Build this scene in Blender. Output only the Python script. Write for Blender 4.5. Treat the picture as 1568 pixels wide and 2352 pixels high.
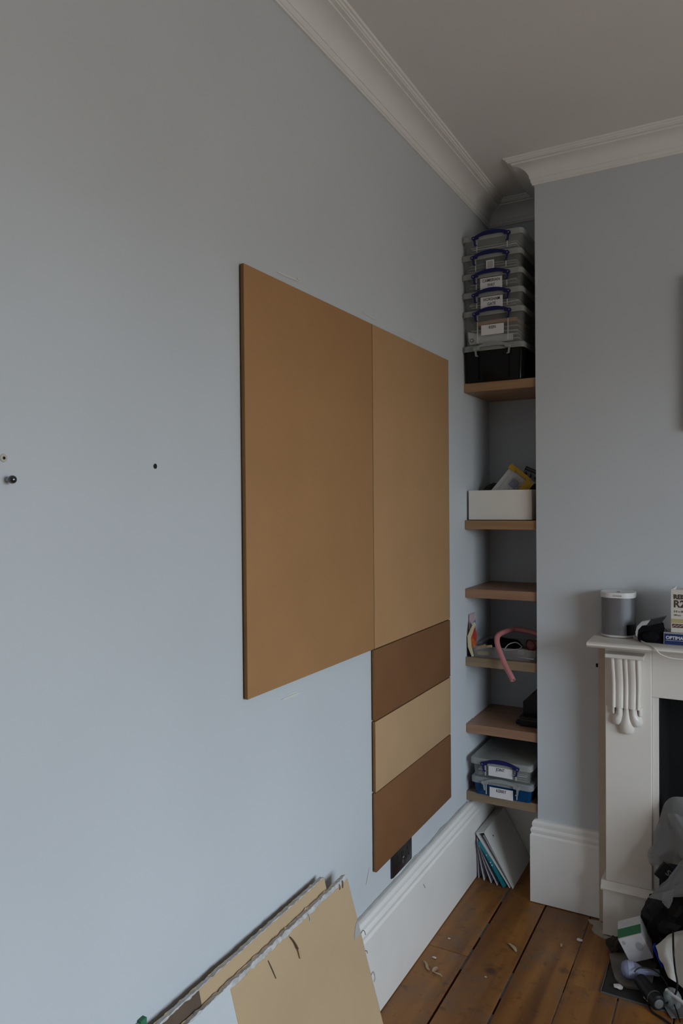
import bpy, bmesh, math, random
from mathutils import Vector, Matrix, noise

random.seed(7)
scene = bpy.context.scene
for o in list(bpy.data.objects):
    bpy.data.objects.remove(o)
COL = scene.collection

# ------------------------------------------------------------------ camera
f_px, yaw, pit, rol = 1675.2, 0.5046, -0.0107, -0.0083
F = Vector((-math.sin(yaw) * math.cos(pit), math.cos(yaw) * math.cos(pit), math.sin(pit)))
R0 = Vector((math.cos(yaw), math.sin(yaw), 0)); U0 = R0.cross(F)
Rv = R0 * math.cos(rol) + U0 * math.sin(rol); Uv = -R0 * math.sin(rol) + U0 * math.cos(rol)
cd = bpy.data.cameras.new('camera'); cam = bpy.data.objects.new('camera', cd); COL.objects.link(cam)
cd.sensor_fit = 'VERTICAL'; cd.sensor_height = 36.0; cd.sensor_width = 24.0
cd.lens = f_px * 36.0 / 2352.0; cd.clip_start = 0.02
M = Matrix((Rv, Uv, -F)).transposed().to_4x4(); M.translation = Vector((1.0, 0.0, 1.5513))
cam.matrix_world = M
scene.camera = cam

# ------------------------------------------------------------------ overcast sky outside the window, exposure
WIN = dict(x=3.6, y0=-0.6, y1=1.65, z0=0.7, z1=2.3)
w = bpy.data.worlds.new('overcast_sky'); scene.world = w; w.use_nodes = True
nt = w.node_tree; nt.nodes.clear()
tc = nt.nodes.new('ShaderNodeTexCoord'); sx = nt.nodes.new('ShaderNodeSeparateXYZ')
mr = nt.nodes.new('ShaderNodeMapRange'); mr.inputs[1].default_value = -0.02; mr.inputs[2].default_value = 0.06
mx = nt.nodes.new('ShaderNodeMix'); mx.data_type = 'RGBA'
mx.inputs[6].default_value = (0.27, 0.255, 0.23, 1)     # ground below the horizon
mx.inputs[7].default_value = (0.77, 0.89, 1.0, 1)      # overcast sky
bg = nt.nodes.new('ShaderNodeBackground'); bg.inputs[1].default_value = 11.5
ow = nt.nodes.new('ShaderNodeOutputWorld')
nt.links.new(tc.outputs['Generated'], sx.inputs[0]); nt.links.new(sx.outputs[2], mr.inputs[0])
nt.links.new(mr.outputs[0], mx.inputs[0]); nt.links.new(mx.outputs[2], bg.inputs[0]); nt.links.new(bg.outputs[0], ow.inputs[0])
pl = bpy.data.lights.new('window_portal', 'AREA'); pl.shape = 'RECTANGLE'
pl.size = WIN['z1'] - WIN['z0']; pl.size_y = WIN['y1'] - WIN['y0']; pl.cycles.is_portal = True
po = bpy.data.objects.new('window_portal', pl); COL.objects.link(po)
po.location = (WIN['x'] + 0.01, (WIN['y0'] + WIN['y1']) / 2, (WIN['z0'] + WIN['z1']) / 2); po.rotation_euler = (0, math.pi / 2, 0)
cy = scene.cycles
cy.max_bounces = 7; cy.diffuse_bounces = 4; cy.glossy_bounces = 2; cy.transmission_bounces = 3; cy.transparent_max_bounces = 12
cy.caustics_reflective = False; cy.caustics_refractive = False
vs = scene.view_settings
vs.view_transform = 'Standard'; vs.look = 'None'; vs.gamma = 1.0; vs.use_curve_mapping = False; vs.exposure = 0.0

# ------------------------------------------------------------------ materials
MATS = {}
def mat(name, col, rough=0.6, metal=0.0, spec=0.5, var=0.0, var_scale=6.0, bump=0.0, bump_scale=60.0, stretch=(1, 1, 1), col2=None, speck=0.0, speck_scale=300.0, speck_col=(0, 0, 0), coat=0.0, detail=4.0):
    if name in MATS: return MATS[name]
    m = bpy.data.materials.new(name); m.use_nodes = True; MATS[name] = m
    n = m.node_tree.nodes; L = m.node_tree.links; b = n['Principled BSDF']
    b.inputs['Roughness'].default_value = rough; b.inputs['Metallic'].default_value = metal
    b.inputs['Specular IOR Level'].default_value = spec; b.inputs['Coat Weight'].default_value = coat
    b.inputs['Base Color'].default_value = (*col, 1)
    t = n.new('ShaderNodeTexCoord'); mp = n.new('ShaderNodeMapping'); mp.inputs['Scale'].default_value = stretch
    L.new(t.outputs['Object'], mp.inputs[0])
    cur = None
    if var > 0 or col2:
        nz = n.new('ShaderNodeTexNoise'); nz.inputs['Scale'].default_value = var_scale; nz.inputs['Detail'].default_value = detail
        L.new(mp.outputs[0], nz.inputs[0])
        rp = n.new('ShaderNodeMapRange'); rp.inputs[1].default_value = 0.3; rp.inputs[2].default_value = 0.7
        L.new(nz.outputs[0], rp.inputs[0])
        mm = n.new('ShaderNodeMix'); mm.data_type = 'RGBA'
        c2 = col2 or tuple(min(1, c * (1 + var)) for c in col)
        c1 = col if col2 else tuple(c * (1 - var) for c in col)
        mm.inputs[6].default_value = (*c1, 1); mm.inputs[7].default_value = (*c2, 1)
        L.new(rp.outputs[0], mm.inputs[0]); cur = mm.outputs[2]
    if speck > 0:
        nz = n.new('ShaderNodeTexNoise'); nz.inputs['Scale'].default_value = speck_scale; nz.inputs['Detail'].default_value = 2.0
        L.new(mp.outputs[0], nz.inputs[0])
        rp = n.new('ShaderNodeMapRange'); rp.inputs[1].default_value = 0.56; rp.inputs[2].default_value = 0.72; rp.inputs[4].default_value = speck
        L.new(nz.outputs[0], rp.inputs[0])
        mm = n.new('ShaderNodeMix'); mm.data_type = 'RGBA'
        mm.inputs[6].default_value = (*col, 1); mm.inputs[7].default_value = (*speck_col, 1)
        if cur: L.new(cur, mm.inputs[6])
        L.new(rp.outputs[0], mm.inputs[0]); cur = mm.outputs[2]
    if cur: L.new(cur, b.inputs['Base Color'])
    if bump > 0:
        nz = n.new('ShaderNodeTexNoise'); nz.inputs['Scale'].default_value = bump_scale; nz.inputs['Detail'].default_value = 3.0
        L.new(mp.outputs[0], nz.inputs[0])
        bp = n.new('ShaderNodeBump'); bp.inputs['Strength'].default_value = bump; bp.inputs['Distance'].default_value = 0.004
        L.new(nz.outputs[0], bp.inputs['Height']); L.new(bp.outputs[0], b.inputs['Normal'])
    return m

def plastic(name, col, clear=0.5, rough=0.25, tint=(1, 1, 1)):
    """thin translucent plastic: part of the light goes straight through, the rest scatters"""
    if name in MATS: return MATS[name]
    m = bpy.data.materials.new(name); m.use_nodes = True; MATS[name] = m
    n = m.node_tree.nodes; L = m.node_tree.links; b = n['Principled BSDF']; out = n['Material Output']
    b.inputs['Base Color'].default_value = (*col, 1); b.inputs['Roughness'].default_value = rough
    tr = n.new('ShaderNodeBsdfTransparent'); tr.inputs[0].default_value = (*tint, 1)
    tl = n.new('ShaderNodeBsdfTranslucent'); tl.inputs[0].default_value = (*col, 1)
    m1 = n.new('ShaderNodeMixShader'); m1.inputs[0].default_value = 0.35
    L.new(b.outputs[0], m1.inputs[1]); L.new(tl.outputs[0], m1.inputs[2])
    m2 = n.new('ShaderNodeMixShader'); m2.inputs[0].default_value = clear
    L.new(m1.outputs[0], m2.inputs[1]); L.new(tr.outputs[0], m2.inputs[2]); L.new(m2.outputs[0], out.inputs[0])
    return m

def wood(name, c1, c2, axis='x', scale=3.0, rough=0.5, knots=False, dirt=0.0):
    if name in MATS: return MATS[name]
    m = bpy.data.materials.new(name); m.use_nodes = True; MATS[name] = m
    n = m.node_tree.nodes; L = m.node_tree.links; b = n['Principled BSDF']
    b.inputs['Roughness'].default_value = rough
    t = n.new('ShaderNodeTexCoord'); oi = n.new('ShaderNodeObjectInfo')
    ad = n.new('ShaderNodeVectorMath'); ad.operation = 'ADD'
    sc = n.new('ShaderNodeVectorMath'); sc.operation = 'SCALE'; sc.inputs['Scale'].default_value = 17.0
    cx = n.new('ShaderNodeCombineXYZ'); 
    for i in range(3): L.new(oi.outputs['Random'], cx.inputs[i])
    L.new(cx.outputs[0], sc.inputs[0]); L.new(t.outputs['Object'], ad.inputs[0]); L.new(sc.outputs[0], ad.inputs[1])
    mp = n.new('ShaderNodeMapping'); s = [14 * scale] * 3; s['xyz'.index(axis)] = 1.2 * scale; mp.inputs['Scale'].default_value = s
    L.new(ad.outputs[0], mp.inputs[0])
    nz = n.new('ShaderNodeTexNoise'); nz.inputs['Scale'].default_value = 1.0; nz.inputs['Detail'].default_value = 6.0; nz.inputs['Distortion'].default_value = 0.6
    L.new(mp.outputs[0], nz.inputs[0])
    rp = n.new('ShaderNodeMapRange'); rp.inputs[1].default_value = 0.32; rp.inputs[2].default_value = 0.68; L.new(nz.outputs[0], rp.inputs[0])
    mm = n.new('ShaderNodeMix'); mm.data_type = 'RGBA'; mm.inputs[6].default_value = (*c1, 1); mm.inputs[7].default_value = (*c2, 1)
    L.new(rp.outputs[0], mm.inputs[0]); cur = mm.outputs[2]
    if knots:
        vo = n.new('ShaderNodeTexVoronoi'); vo.inputs['Scale'].default_value = 3.2; vo.inputs['Randomness'].default_value = 1.0
        L.new(ad.outputs[0], vo.inputs[0])
        rk = n.new('ShaderNodeMapRange'); rk.inputs[1].default_value = 0.03; rk.inputs[2].default_value = 0.085; rk.inputs[3].default_value = 0.85; rk.inputs[4].default_value = 0.0
        L.new(vo.outputs[0], rk.inputs[0])
        mk = n.new('ShaderNodeMix'); mk.data_type = 'RGBA'; mk.inputs[7].default_value = (0.03, 0.012, 0.005, 1)
        L.new(cur, mk.inputs[6]); L.new(rk.outputs[0], mk.inputs[0]); cur = mk.outputs[2]
    if dirt > 0:
        nd = n.new('ShaderNodeTexNoise'); nd.inputs['Scale'].default_value = 7.0; nd.inputs['Detail'].default_value = 8.0; nd.inputs['Roughness'].default_value = 0.7
        L.new(ad.outputs[0], nd.inputs[0])
        rd = n.new('ShaderNodeMapRange'); rd.inputs[1].default_value = 0.5; rd.inputs[2].default_value = 0.75; rd.inputs[4].default_value = dirt
        L.new(nd.outputs[0], rd.inputs[0])
        md = n.new('ShaderNodeMix'); md.data_type = 'RGBA'; md.inputs[7].default_value = (0.11, 0.085, 0.07, 1)
        L.new(cur, md.inputs[6]); L.new(rd.outputs[0], md.inputs[0]); cur = md.outputs[2]
        n3 = n.new('ShaderNodeTexNoise'); n3.inputs['Scale'].default_value = 26.0; n3.inputs['Detail'].default_value = 6.0; n3.inputs['Roughness'].default_value = 0.75
        L.new(ad.outputs[0], n3.inputs[0])
        r3 = n.new('ShaderNodeMapRange'); r3.inputs[1].default_value = 0.55; r3.inputs[2].default_value = 0.72; r3.inputs[4].default_value = 0.75
        L.new(n3.outputs[0], r3.inputs[0])
        m3 = n.new('ShaderNodeMix'); m3.data_type = 'RGBA'; m3.inputs[7].default_value = (0.05, 0.022, 0.010, 1)
        L.new(cur, m3.inputs[6]); L.new(r3.outputs[0], m3.inputs[0]); cur = m3.outputs[2]
    L.new(cur, b.inputs['Base Color'])
    bp = n.new('ShaderNodeBump'); bp.inputs['Strength'].default_value = 0.12; bp.inputs['Distance'].default_value = 0.002
    L.new(nz.outputs[0], bp.inputs['Height']); L.new(bp.outputs[0], b.inputs['Normal'])
    return m

paint = mat('wall_paint', (0.572, 0.610, 0.642), 0.55, spec=0.3, var=0.025, var_scale=2.2, detail=2.0)
white_paint = mat('white_gloss_paint', (0.84, 0.825, 0.80), 0.35, var=0.03, var_scale=5, bump=0.04, bump_scale=40)
ceil_paint = mat('ceiling_paint', (0.80, 0.79, 0.77), 0.8, var=0.02, var_scale=3)
cornice_paint = mat('cornice_paint', (0.82, 0.815, 0.80), 0.6, var=0.02, var_scale=8)
fire_paint = mat('cream_gloss_paint', (0.76, 0.72, 0.665), 0.3, var=0.04, var_scale=4, bump=0.05, bump_scale=30)
mdf_a = mat('mdf_tan', (0.40, 0.215, 0.092), 0.7, spec=0.25, var=0.05, var_scale=5, speck=0.18, speck_scale=420, speck_col=(0.18, 0.09, 0.04))
mdf_b = mat('mdf_light_tan', (0.435, 0.255, 0.122), 0.7, spec=0.25, var=0.04, var_scale=5, speck=0.15, speck_scale=420, speck_col=(0.2, 0.11, 0.05))
mdf_pale = mat('mdf_pale', (0.46, 0.30, 0.165), 0.7, spec=0.25, var=0.04, var_scale=6, speck=0.12, speck_scale=420, speck_col=(0.2, 0.12, 0.06))
mdf_dark = mat('mdf_dark_brown', (0.195, 0.088, 0.036), 0.65, spec=0.3, var=0.07, var_scale=8, speck=0.5, speck_scale=340, speck_col=(0.06, 0.028, 0.012))
mdf_edge = mat('mdf_cut_edge', (0.235, 0.125, 0.055), 0.8, spec=0.15, var=0.06, var_scale=20)
shadow_mark_black = mat('black_shadow_and_marks', (0.012, 0.011, 0.010), 0.9)  # painted shadow gap behind the boards, also holes and the scuff
oak = wood('oak_shelf', (0.28, 0.155, 0.075), (0.37, 0.215, 0.11), 'x', 2.4, 0.45)
oak_grey = wood('weathered_oak_shelf', (0.20, 0.14, 0.085), (0.30, 0.215, 0.135), 'x', 2.4, 0.5)
oak_red = wood('warm_oak_shelf', (0.27, 0.145, 0.085), (0.34, 0.19, 0.115), 'x', 2.4, 0.45)
pine = wood('stained_pine_floorboard', (0.135, 0.047, 0.010), (0.31, 0.130, 0.027), 'y', 1.0, 0.40, knots=True, dirt=0.7)
gap_dark = mat('subfloor_dirt', (0.02, 0.015, 0.012), 0.95)
clear_pp = plastic('clear_polypropylene', (0.52, 0.54, 0.52), 0.78, 0.2)
clear_lid = plastic('clear_lid_polypropylene', (0.62, 0.64, 0.62), 0.58, 0.25)
clear_rib = plastic('clear_moulded_rib', (0.8, 0.82, 0.8), 0.45, 0.3)
smoke_pp = plastic('smoke_polypropylene', (0.012, 0.012, 0.012), 0.35, 0.12, (0.35, 0.32, 0.3))
blue_pp = plastic('blue_polypropylene', (0.01, 0.10, 0.27), 0.3, 0.15, (0.2, 0.5, 0.9))
blue_handle = mat('navy_handle_plastic', (0.006, 0.008, 0.085), 0.35, spec=0.3)
grey_handle = mat('grey_clear_handle_plastic', (0.26, 0.28, 0.28), 0.3)
paper = mat('white_label_paper', (0.72, 0.71, 0.72), 0.7)
ink = mat('black_ink', (0.03, 0.03, 0.035), 0.8)
kraft = mat('plasterboard_kraft_paper', (0.50, 0.36, 0.215), 0.8, var=0.06, var_scale=3.5, bump=0.03, bump_scale=90)
gypsum = mat('gypsum_core', (0.50, 0.49, 0.48), 0.95, var=0.25, var_scale=60, bump=0.6, bump_scale=150)
gyp_paint = mat('blue_painted_board_face', (0.575, 0.613, 0.645), 0.6, var=0.03, var_scale=8, speck=0.2, speck_scale=14, speck_col=(0.36, 0.39, 0.42))
dark_kraft = mat('dark_brown_kraft', (0.10, 0.068, 0.045), 0.85, var=0.2, var_scale=10)
black_pl = mat('black_plastic', (0.008, 0.008, 0.009), 0.4, spec=0.3)
black_matt = mat('black_fabric', (0.005, 0.005, 0.006), 0.85, spec=0.12, bump=0.2, bump_scale=80)
chrome = mat('dark_chrome', (0.35, 0.36, 0.38), 0.15, metal=1.0)
slate = mat('slate_hearth', (0.026, 0.025, 0.023), 0.55, spec=0.3, var=0.3, var_scale=12, bump=0.1, bump_scale=60)

# ------------------------------------------------------------------ mesh helpers
WORLD = {}
def obj(name, bm, material, parent=None, smooth=False, angle=None, origin=None):
    bmesh.ops.recalc_face_normals(bm, faces=bm.faces)
    co = [v.co for v in bm.verts]
    lo = Vector((min(c[i] for c in co) for i in range(3))); hi = Vector((max(c[i] for c in co) for i in range(3)))
    org = Vector(origin) if origin else Vector(((lo.x + hi.x) / 2, (lo.y + hi.y) / 2, lo.z))
    for v in bm.verts: v.co -= org
    me = bpy.data.meshes.new(name); bm.to_mesh(me); bm.free()
    mats = material if isinstance(material, (list, tuple)) else [material]
    for m in mats: me.materials.append(m)
    if smooth:
        for p in me.polygons: p.use_smooth = True
        if angle: me.set_sharp_from_angle(angle=math.radians(angle))
    o = bpy.data.objects.new(name, me); COL.objects.link(o)
    if parent is not None:
        o.parent = parent; o.location = org - WORLD[parent.name]
    else: o.location = org
    WORLD[o.name] = org
    return o
def thing(name, label, cat, loc, group=None):
    o = bpy.data.objects.new(name, None); o.empty_display_size = 0.05; COL.objects.link(o); o.location = loc
    WORLD[o.name] = Vector(loc); return tag(o, label, cat, group)
def tag(o, label, cat, group=None):
    o['label'] = label; o['category'] = cat
    if group: o['group'] = group
    return o
def struct(o): o['kind'] = 'structure'; return o
def box(x0, x1, y0, y1, z0, z1, bev=0.0, seg=2, bm=None):
    own = bmesh.new()
    v = [own.verts.new((x, y, z)) for x in (x0, x1) for y in (y0, y1) for z in (z0, z1)]
    for q in ((0, 1, 3, 2), (4, 6, 7, 5), (0, 4, 5, 1), (2, 3, 7, 6), (0, 2, 6, 4), (1, 5, 7, 3)): own.faces.new([v[i] for i in q])
    if bev > 0: bmesh.ops.bevel(own, geom=own.edges[:], offset=bev, segments=seg, profile=0.5, affect='EDGES')
    if bm is None: return own
    return merge(bm, own)
def merge(bm, other):
    mp = {v: bm.verts.new(v.co) for v in other.verts}
    for f in other.faces:
        nf = bm.faces.new([mp[v] for v in f.verts]); nf.material_index = f.material_index; nf.smooth = f.smooth
    other.free(); return bm
def xf(bm, m):
    bmesh.ops.transform(bm, matrix=m, verts=bm.verts); return bm
def loft(rings, closed=True, cap=True, bm=None, wrap=False):
    bm = bm or bmesh.new(); R = [[bm.verts.new(p) for p in r] for r in rings]; n = len(R[0])
    pairs = list(zip(R, R[1:])) + ([(R[-1], R[0])] if wrap else [])
    for a, b in pairs:
        for i in range(n if closed else n - 1):
            j = (i + 1) % n; bm.faces.new((a[i], a[j], b[j], b[i]))
    if cap and closed and not wrap:
        bm.faces.new(R[0][::-1]); bm.faces.new(R[-1])
    return bm
def lathe(c, prof, n=24, axis=(0, 0, 1), bm=None, cap=True):
    c = Vector(c); a = Vector(axis).normalized(); u = a.orthogonal().normalized(); v = a.cross(u)
    return loft([[c + a * h + (u * math.cos(2 * math.pi * k / n) + v * math.sin(2 * math.pi * k / n)) * r for k in range(n)] for r, h in prof], bm=bm, cap=cap)
def spline(pts, n=6):
    P = [Vector(p) for p in pts]; out = []
    for i in range(len(P) - 1):
        p0 = P[max(0, i - 1)]; p1 = P[i]; p2 = P[i + 1]; p3 = P[min(len(P) - 1, i + 2)]
        for k in range(n):
            t = k / n
            out.append(0.5 * ((2 * p1) + (p2 - p0) * t + (2 * p0 - 5 * p1 + 4 * p2 - p3) * t * t + (3 * p1 - p0 - 3 * p2 + p3) * t ** 3))
    out.append(P[-1]); return out
def tube(pts, r, n=8, bm=None, hollow=0.0):
    P = [Vector(p) for p in pts]; rings = []; prev = None
    for i, p in enumerate(P):
        t = (P[min(i + 1, len(P) - 1)] - P[max(i - 1, 0)]).normalized()
        if prev is None: u = t.orthogonal().normalized()
        else: u = (prev - t * prev.dot(t)).normalized()
        prev = u; v = t.cross(u); rr = r(i / (len(P) - 1)) if callable(r) else r
        rings.append([p + (u * math.cos(2 * math.pi * k / n) + v * math.sin(2 * math.pi * k / n)) * rr for k in range(n)])
    if hollow > 0:
        inner = []
        for p, ring in zip(P, rings): inner.append([p + (q - p) * hollow for q in ring])
        return loft(rings + inner[::-1], bm=bm, cap=False, wrap=True)
    return loft(rings, bm=bm)
def prism(poly, d0, d1, axis='y', bm=None):
    """polygon given in the two other axes, extruded along axis"""
    def P(a, b, d): return {'x': (d, a, b), 'y': (a, d, b), 'z': (a, b, d)}[axis]
    return loft([[P(a, b, d0) for a, b in poly], [P(a, b, d1) for a, b in poly]], bm=bm)
def sheet(fn, nu, nv, thick=0.0, bm=None):
    """grid surface; thick > 0 closes it into a slab, grown to the back of the surface"""
    bm = bm or bmesh.new(); P = [[Vector(fn(i / nu, j / nv)) for j in range(nv + 1)] for i in range(nu + 1)]
    G = [[bm.verts.new(p) for p in r] for r in P]
    for i in range(nu):
        for j in range(nv): bm.faces.new((G[i][j], G[i + 1][j], G[i + 1][j + 1], G[i][j + 1]))
    if thick > 0:
        H = []
        for i in range(nu + 1):
            row = []
            for j in range(nv + 1):
                a = P[min(i + 1, nu)][j] - P[max(i - 1, 0)][j]; b = P[i][min(j + 1, nv)] - P[i][max(j - 1, 0)]
                n_ = a.cross(b); n_ = n_.normalized() if n_.length > 1e-12 else Vector((0, 0, 1))
                row.append(bm.verts.new(P[i][j] - n_ * thick))
            H.append(row)
        for i in range(nu):
            for j in range(nv): bm.faces.new((H[i][j], H[i][j + 1], H[i + 1][j + 1], H[i + 1][j]))
        for i in range(nu):
            bm.faces.new((G[i][0], H[i][0], H[i + 1][0], G[i + 1][0])); bm.faces.new((G[i][nv], G[i + 1][nv], H[i + 1][nv], H[i][nv]))
        for j in range(nv):
            bm.faces.new((G[0][j], G[0][j + 1], H[0][j + 1], H[0][j])); bm.faces.new((G[nu][j], H[nu][j], H[nu][j + 1], G[nu][j + 1]))
    return bm
def lump(c, r, sub=3, amp=0.2, freq=3.0, seed=0, ridge=False, flat_z=None):
    bm = bmesh.new(); bmesh.ops.create_icosphere(bm, subdivisions=sub, radius=1.0)
    for v in bm.verts:
        n_ = v.co.normalized(); q = n_ * freq + Vector((seed * 3.1, seed * 1.7, seed))
        d = noise.noise(q); d = (1 - 2 * abs(d)) if ridge else d
        d += 0.5 * noise.noise(q * 2.3)
        k = 1 + amp * d
        p = Vector((n_.x * r[0] * k + c[0], n_.y * r[1] * k + c[1], n_.z * r[2] * k + c[2]))
        if flat_z is not None: p.z = max(p.z, flat_z + 0.001 * noise.noise(q * 5))
        v.co = p
    return bm
def lettering(name, txt, size, at, right, up, material, parent, depth=0.0003, align='CENTER', spacing=1.0, bold=0.0, fit=None):
    cu = bpy.data.curves.new('lettering_curve', 'FONT'); cu.body = txt; cu.size = size; cu.align_x = align; cu.align_y = 'CENTER'
    cu.extrude = depth; cu.space_character = spacing; cu.offset = bold; cu.resolution_u = 3
    t = bpy.data.objects.new('lettering_tmp', cu); COL.objects.link(t)
    bpy.context.view_layer.update()
    me = bpy.data.meshes.new_from_object(t.evaluated_get(bpy.context.evaluated_depsgraph_get()))
    bpy.data.objects.remove(t); bpy.data.curves.remove(cu)
    r = Vector(right).normalized(); u = Vector(up).normalized(); nn = r.cross(u)
    m = Matrix((r, u, nn)).transposed().to_4x4(); m.translation = Vector(at)
    if fit:
        xs = [v.co.x for v in me.vertices]; k_ = fit / max(1e-6, max(xs) - min(xs)); me.transform(Matrix.Diagonal((k_, 1, 1, 1)))
    me.transform(m); bm = bmesh.new(); bm.from_mesh(me); bpy.data.meshes.remove(me)
    return obj(name, bm, material, parent)

# ------------------------------------------------------------------ the room
XR, YF, YB, YC, XC0, XC1, ZC = 3.6, -3.4, 3.187, 2.842, 0.293, 1.75, 2.862
FX0, FX1 = 0.5265, 1.5165                       # fireplace surround
OX0, OX1, OZ = 0.738, 1.305, 0.871              # fire opening
def multi(*bs):
    bm = bmesh.new()
    for b in bs: box(*b, bm=bm)
    return bm
floor = struct(obj('floor', box(-0.1, XR, YF, YB, -0.08, -0.022), gap_dark))
bounds = [0.0, 0.170, 0.3275, 0.4935, 0.651, 0.812, 0.972, 1.131, 1.292, 1.45, 1.61, 1.77, 1.93, 2.09, 2.25, 2.41, 2.57, 2.73, 2.89, 3.05, 3.21, 3.37, 3.6]
gaps = [0.0, 0.0040, 0.0034, 0.0016, 0.0022] + [0.002] * 20
HX0, HX1, HY = 0.600, 1.443, 2.398
def plank(x0, x1, y0, y1):
    struct_p = obj('floorboard', box(x0, x1, y0, y1, -0.0215, 0.0, 0.0012, 1), pine, floor); return struct_p
for i in range(len(bounds) - 1):
    a, b = bounds[i] + gaps[i], bounds[i + 1] - gaps[i + 1]
    if i == 0:
        plank(a, b, YF, 2.3735); plank(a, b, 2.3765, YB)
    elif b < HX0: plank(a, b, YF, YB if b < 0.33 else YC)
    elif a < HX0:
        plank(a, b, YF, HY - 0.003); plank(a, HX0 - 0.003, HY - 0.0015, YC)
    elif a < HX1 and b > HX1: plank(a, b, YF, HY - 0.003); plank(HX1 + 0.003, b, HY - 0.0015, YC)
    elif a < HX1: plank(a, b, YF, HY - 0.003)
    else: plank(a, b, YF, YC if b < 1.8 else YB)
grout = mat('grey_gap_filler', (0.065, 0.055, 0.048), .95, var=.3, var_scale=60)
for xg, ya, yb_, w_ in ((0.170, 2.30, 2.42, .004), (0.170, 2.50, 2.60, .004), (0.170, 2.765, 3.18, .004), (0.3275, 2.22, 2.36, .0034), (0.3275, 2.06, 2.14, .0034), (0.4935, 2.50, 2.80, .0016), (0.4935, 2.1, 2.34, .0016), (0.651, 2.1, 2.38, .0022)):
    obj('joint_filler', box(xg - w_, xg + w_, ya, yb_, -0.0215, -0.0012), grout, floor)
struct(obj('ceiling', box(-0.1, XR, YF, YB + 0.1, ZC, ZC + 0.1), ceil_paint))
wall_left = struct(obj('wall_left', box(-0.1, 0, YF, YB + 0.1, -0.02, ZC), paint, origin=(0, 0, 0)))
struct(obj('wall_back', multi((0, XC0 + 0.02, YB, YB + 0.1, 0, ZC), (XC1 - 0.02, XR, YB, YB + 0.1, 0, ZC)), paint))
wall_ch = struct(obj('wall_chimney', multi((XC0, OX0, YC, YB + 0.1, 0, ZC), (OX1, XC1, YC, YB + 0.1, 0, ZC), (OX0, OX1, YC, YB + 0.1, OZ + 0.005, ZC)), paint, origin=(0, YC, 0)))
struct(obj('wall_front', box(-0.1, XR + 0.1, YF - 0.1, YF, 0, ZC), paint))
W = WIN
struct(obj('wall_right', multi((XR, XR + 0.12, YF, W['y0'], 0, ZC), (XR, XR + 0.12, W['y1'], YB + 0.1, 0, ZC),
                               (XR, XR + 0.12, W['y0'], W['y1'], 0, W['z0']), (XR, XR + 0.12, W['y0'], W['y1'], W['z1'], ZC)), paint))
win = struct(obj('window_1', multi((XR + .04, XR + .09, W['y0'], W['y0'] + .05, W['z0'], W['z1']), (XR + .04, XR + .09, W['y1'] - .05, W['y1'], W['z0'], W['z1']),
            (XR + .04, XR + .09, W['y0'] + .05, W['y1'] - .05, W['z0'], W['z0'] + .06), (XR + .04, XR + .09, W['y0'] + .05, W['y1'] - .05, W['z1'] - .05, W['z1'])), white_paint))
zm_ = (W['z0'] + W['z1']) / 2
obj('sash_bar', box(XR + .045, XR + .085, W['y0'] + .05, W['y1'] - .05, zm_ - .02, zm_ + .02), white_paint, win)
glass = plastic('window_glass', (0.9, 0.95, 0.95), 0.97, 0.02)
obj('pane', box(XR + .062, XR + .066, W['y0'] + .05, W['y1'] - .05, W['z0'] + .06, zm_ - .02), glass, win)
obj('pane', box(XR + .062, XR + .066, W['y0'] + .05, W['y1'] - .05, zm_ + .02, W['z1'] - .05), glass, win)
obj('window_sill', box(XR - .08, XR + .04, W['y0'] - .05, W['y1'] + .05, W['z0'] - .035, W['z0'] - .001, .004), white_paint, win)

PATH = [(0, YF), (0, YB), (XC0, YB), (XC0, YC), (XC1, YC), (XC1, YB), (XR, YB), (XR, YF)]
def run(i, prof, z0, s=None, e=None):
    """moulding along wall segment i of the room path, mitred into its neighbours; s, e cut it square instead"""
    n = len(PATH); a, b = Vector(PATH[i]), Vector(PATH[(i + 1) % n])
    def nrm(p, q): d = (Vector(q) - Vector(p)).normalized(); return Vector((d.y, -d.x))
    n1 = nrm(a, b); n0 = nrm(PATH[i - 1], a) if s is None else Vector((0, 0)); n2 = nrm(b, PATH[(i + 2) % n]) if e is None else Vector((0, 0))
    if s is not None: a = Vector(s)
    if e is not None: b = Vector(e)
    return loft([[(*(a + (n1 + n0) * d), z0 + z) for d, z in prof], [(*(b + (n1 + n2) * d), z0 + z) for d, z in prof]])
cove = [(0.068 - 0.052 * (1 - math.cos(t)) ** 1.0 * 1.0, -0.021 - 0.045 * math.sin(t)) for t in [0.0]]
cor = [(0.0, -0.087), (0.007, -0.087), (0.008, -0.082), (0.011, -0.0805), (0.013, -0.066), (0.0155, -0.0655)]
for k in range(1, 9):
    t = k / 8 * math.pi / 2
    cor.append((0.0155 + 0.0525 * (1 - math.cos(t)), -0.0655 + 0.0435 * math.sin(t)))
cor += [(0.071, -0.0215), (0.071, -0.0165), (0.083, -0.0155), (0.083, -0.0115), (0.087, -0.011), (0.089, -0.006), (0.094, -0.0055), (0.097, 0.0), (0.0, 0.0)]
for i in range(len(PATH)):
    struct(obj('trim_%d' % (i + 1), run(i, cor, ZC), cornice_paint, smooth=True, angle=28))
sk = [(0, 0.003), (0.025, 0.003), (0.025, 0.262), (0.0215, 0.267), (0.0205, 0.270), (0.0235, 0.277), (0.0235, 0.285), (0.019, 0.291), (0.0165, 0.2935), (0.0185, 0.298), (0.0185, 0.309), (0.013, 0.317), (0.006, 0.320), (0, 0.320)]
bl_ = struct(obj('baseboard_left', run(0, sk, 0), white_paint, smooth=True, angle=25))
obj('scuff_mark', prism([(2.330, 0.232), (2.332, 0.233), (2.346, 0.213), (2.3445, 0.2125)], 0.0249, 0.0254, 'x'), shadow_mark_black, bl_)
struct(obj('baseboard_back', run(1, sk, 0), white_paint, smooth=True, angle=25))
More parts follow.
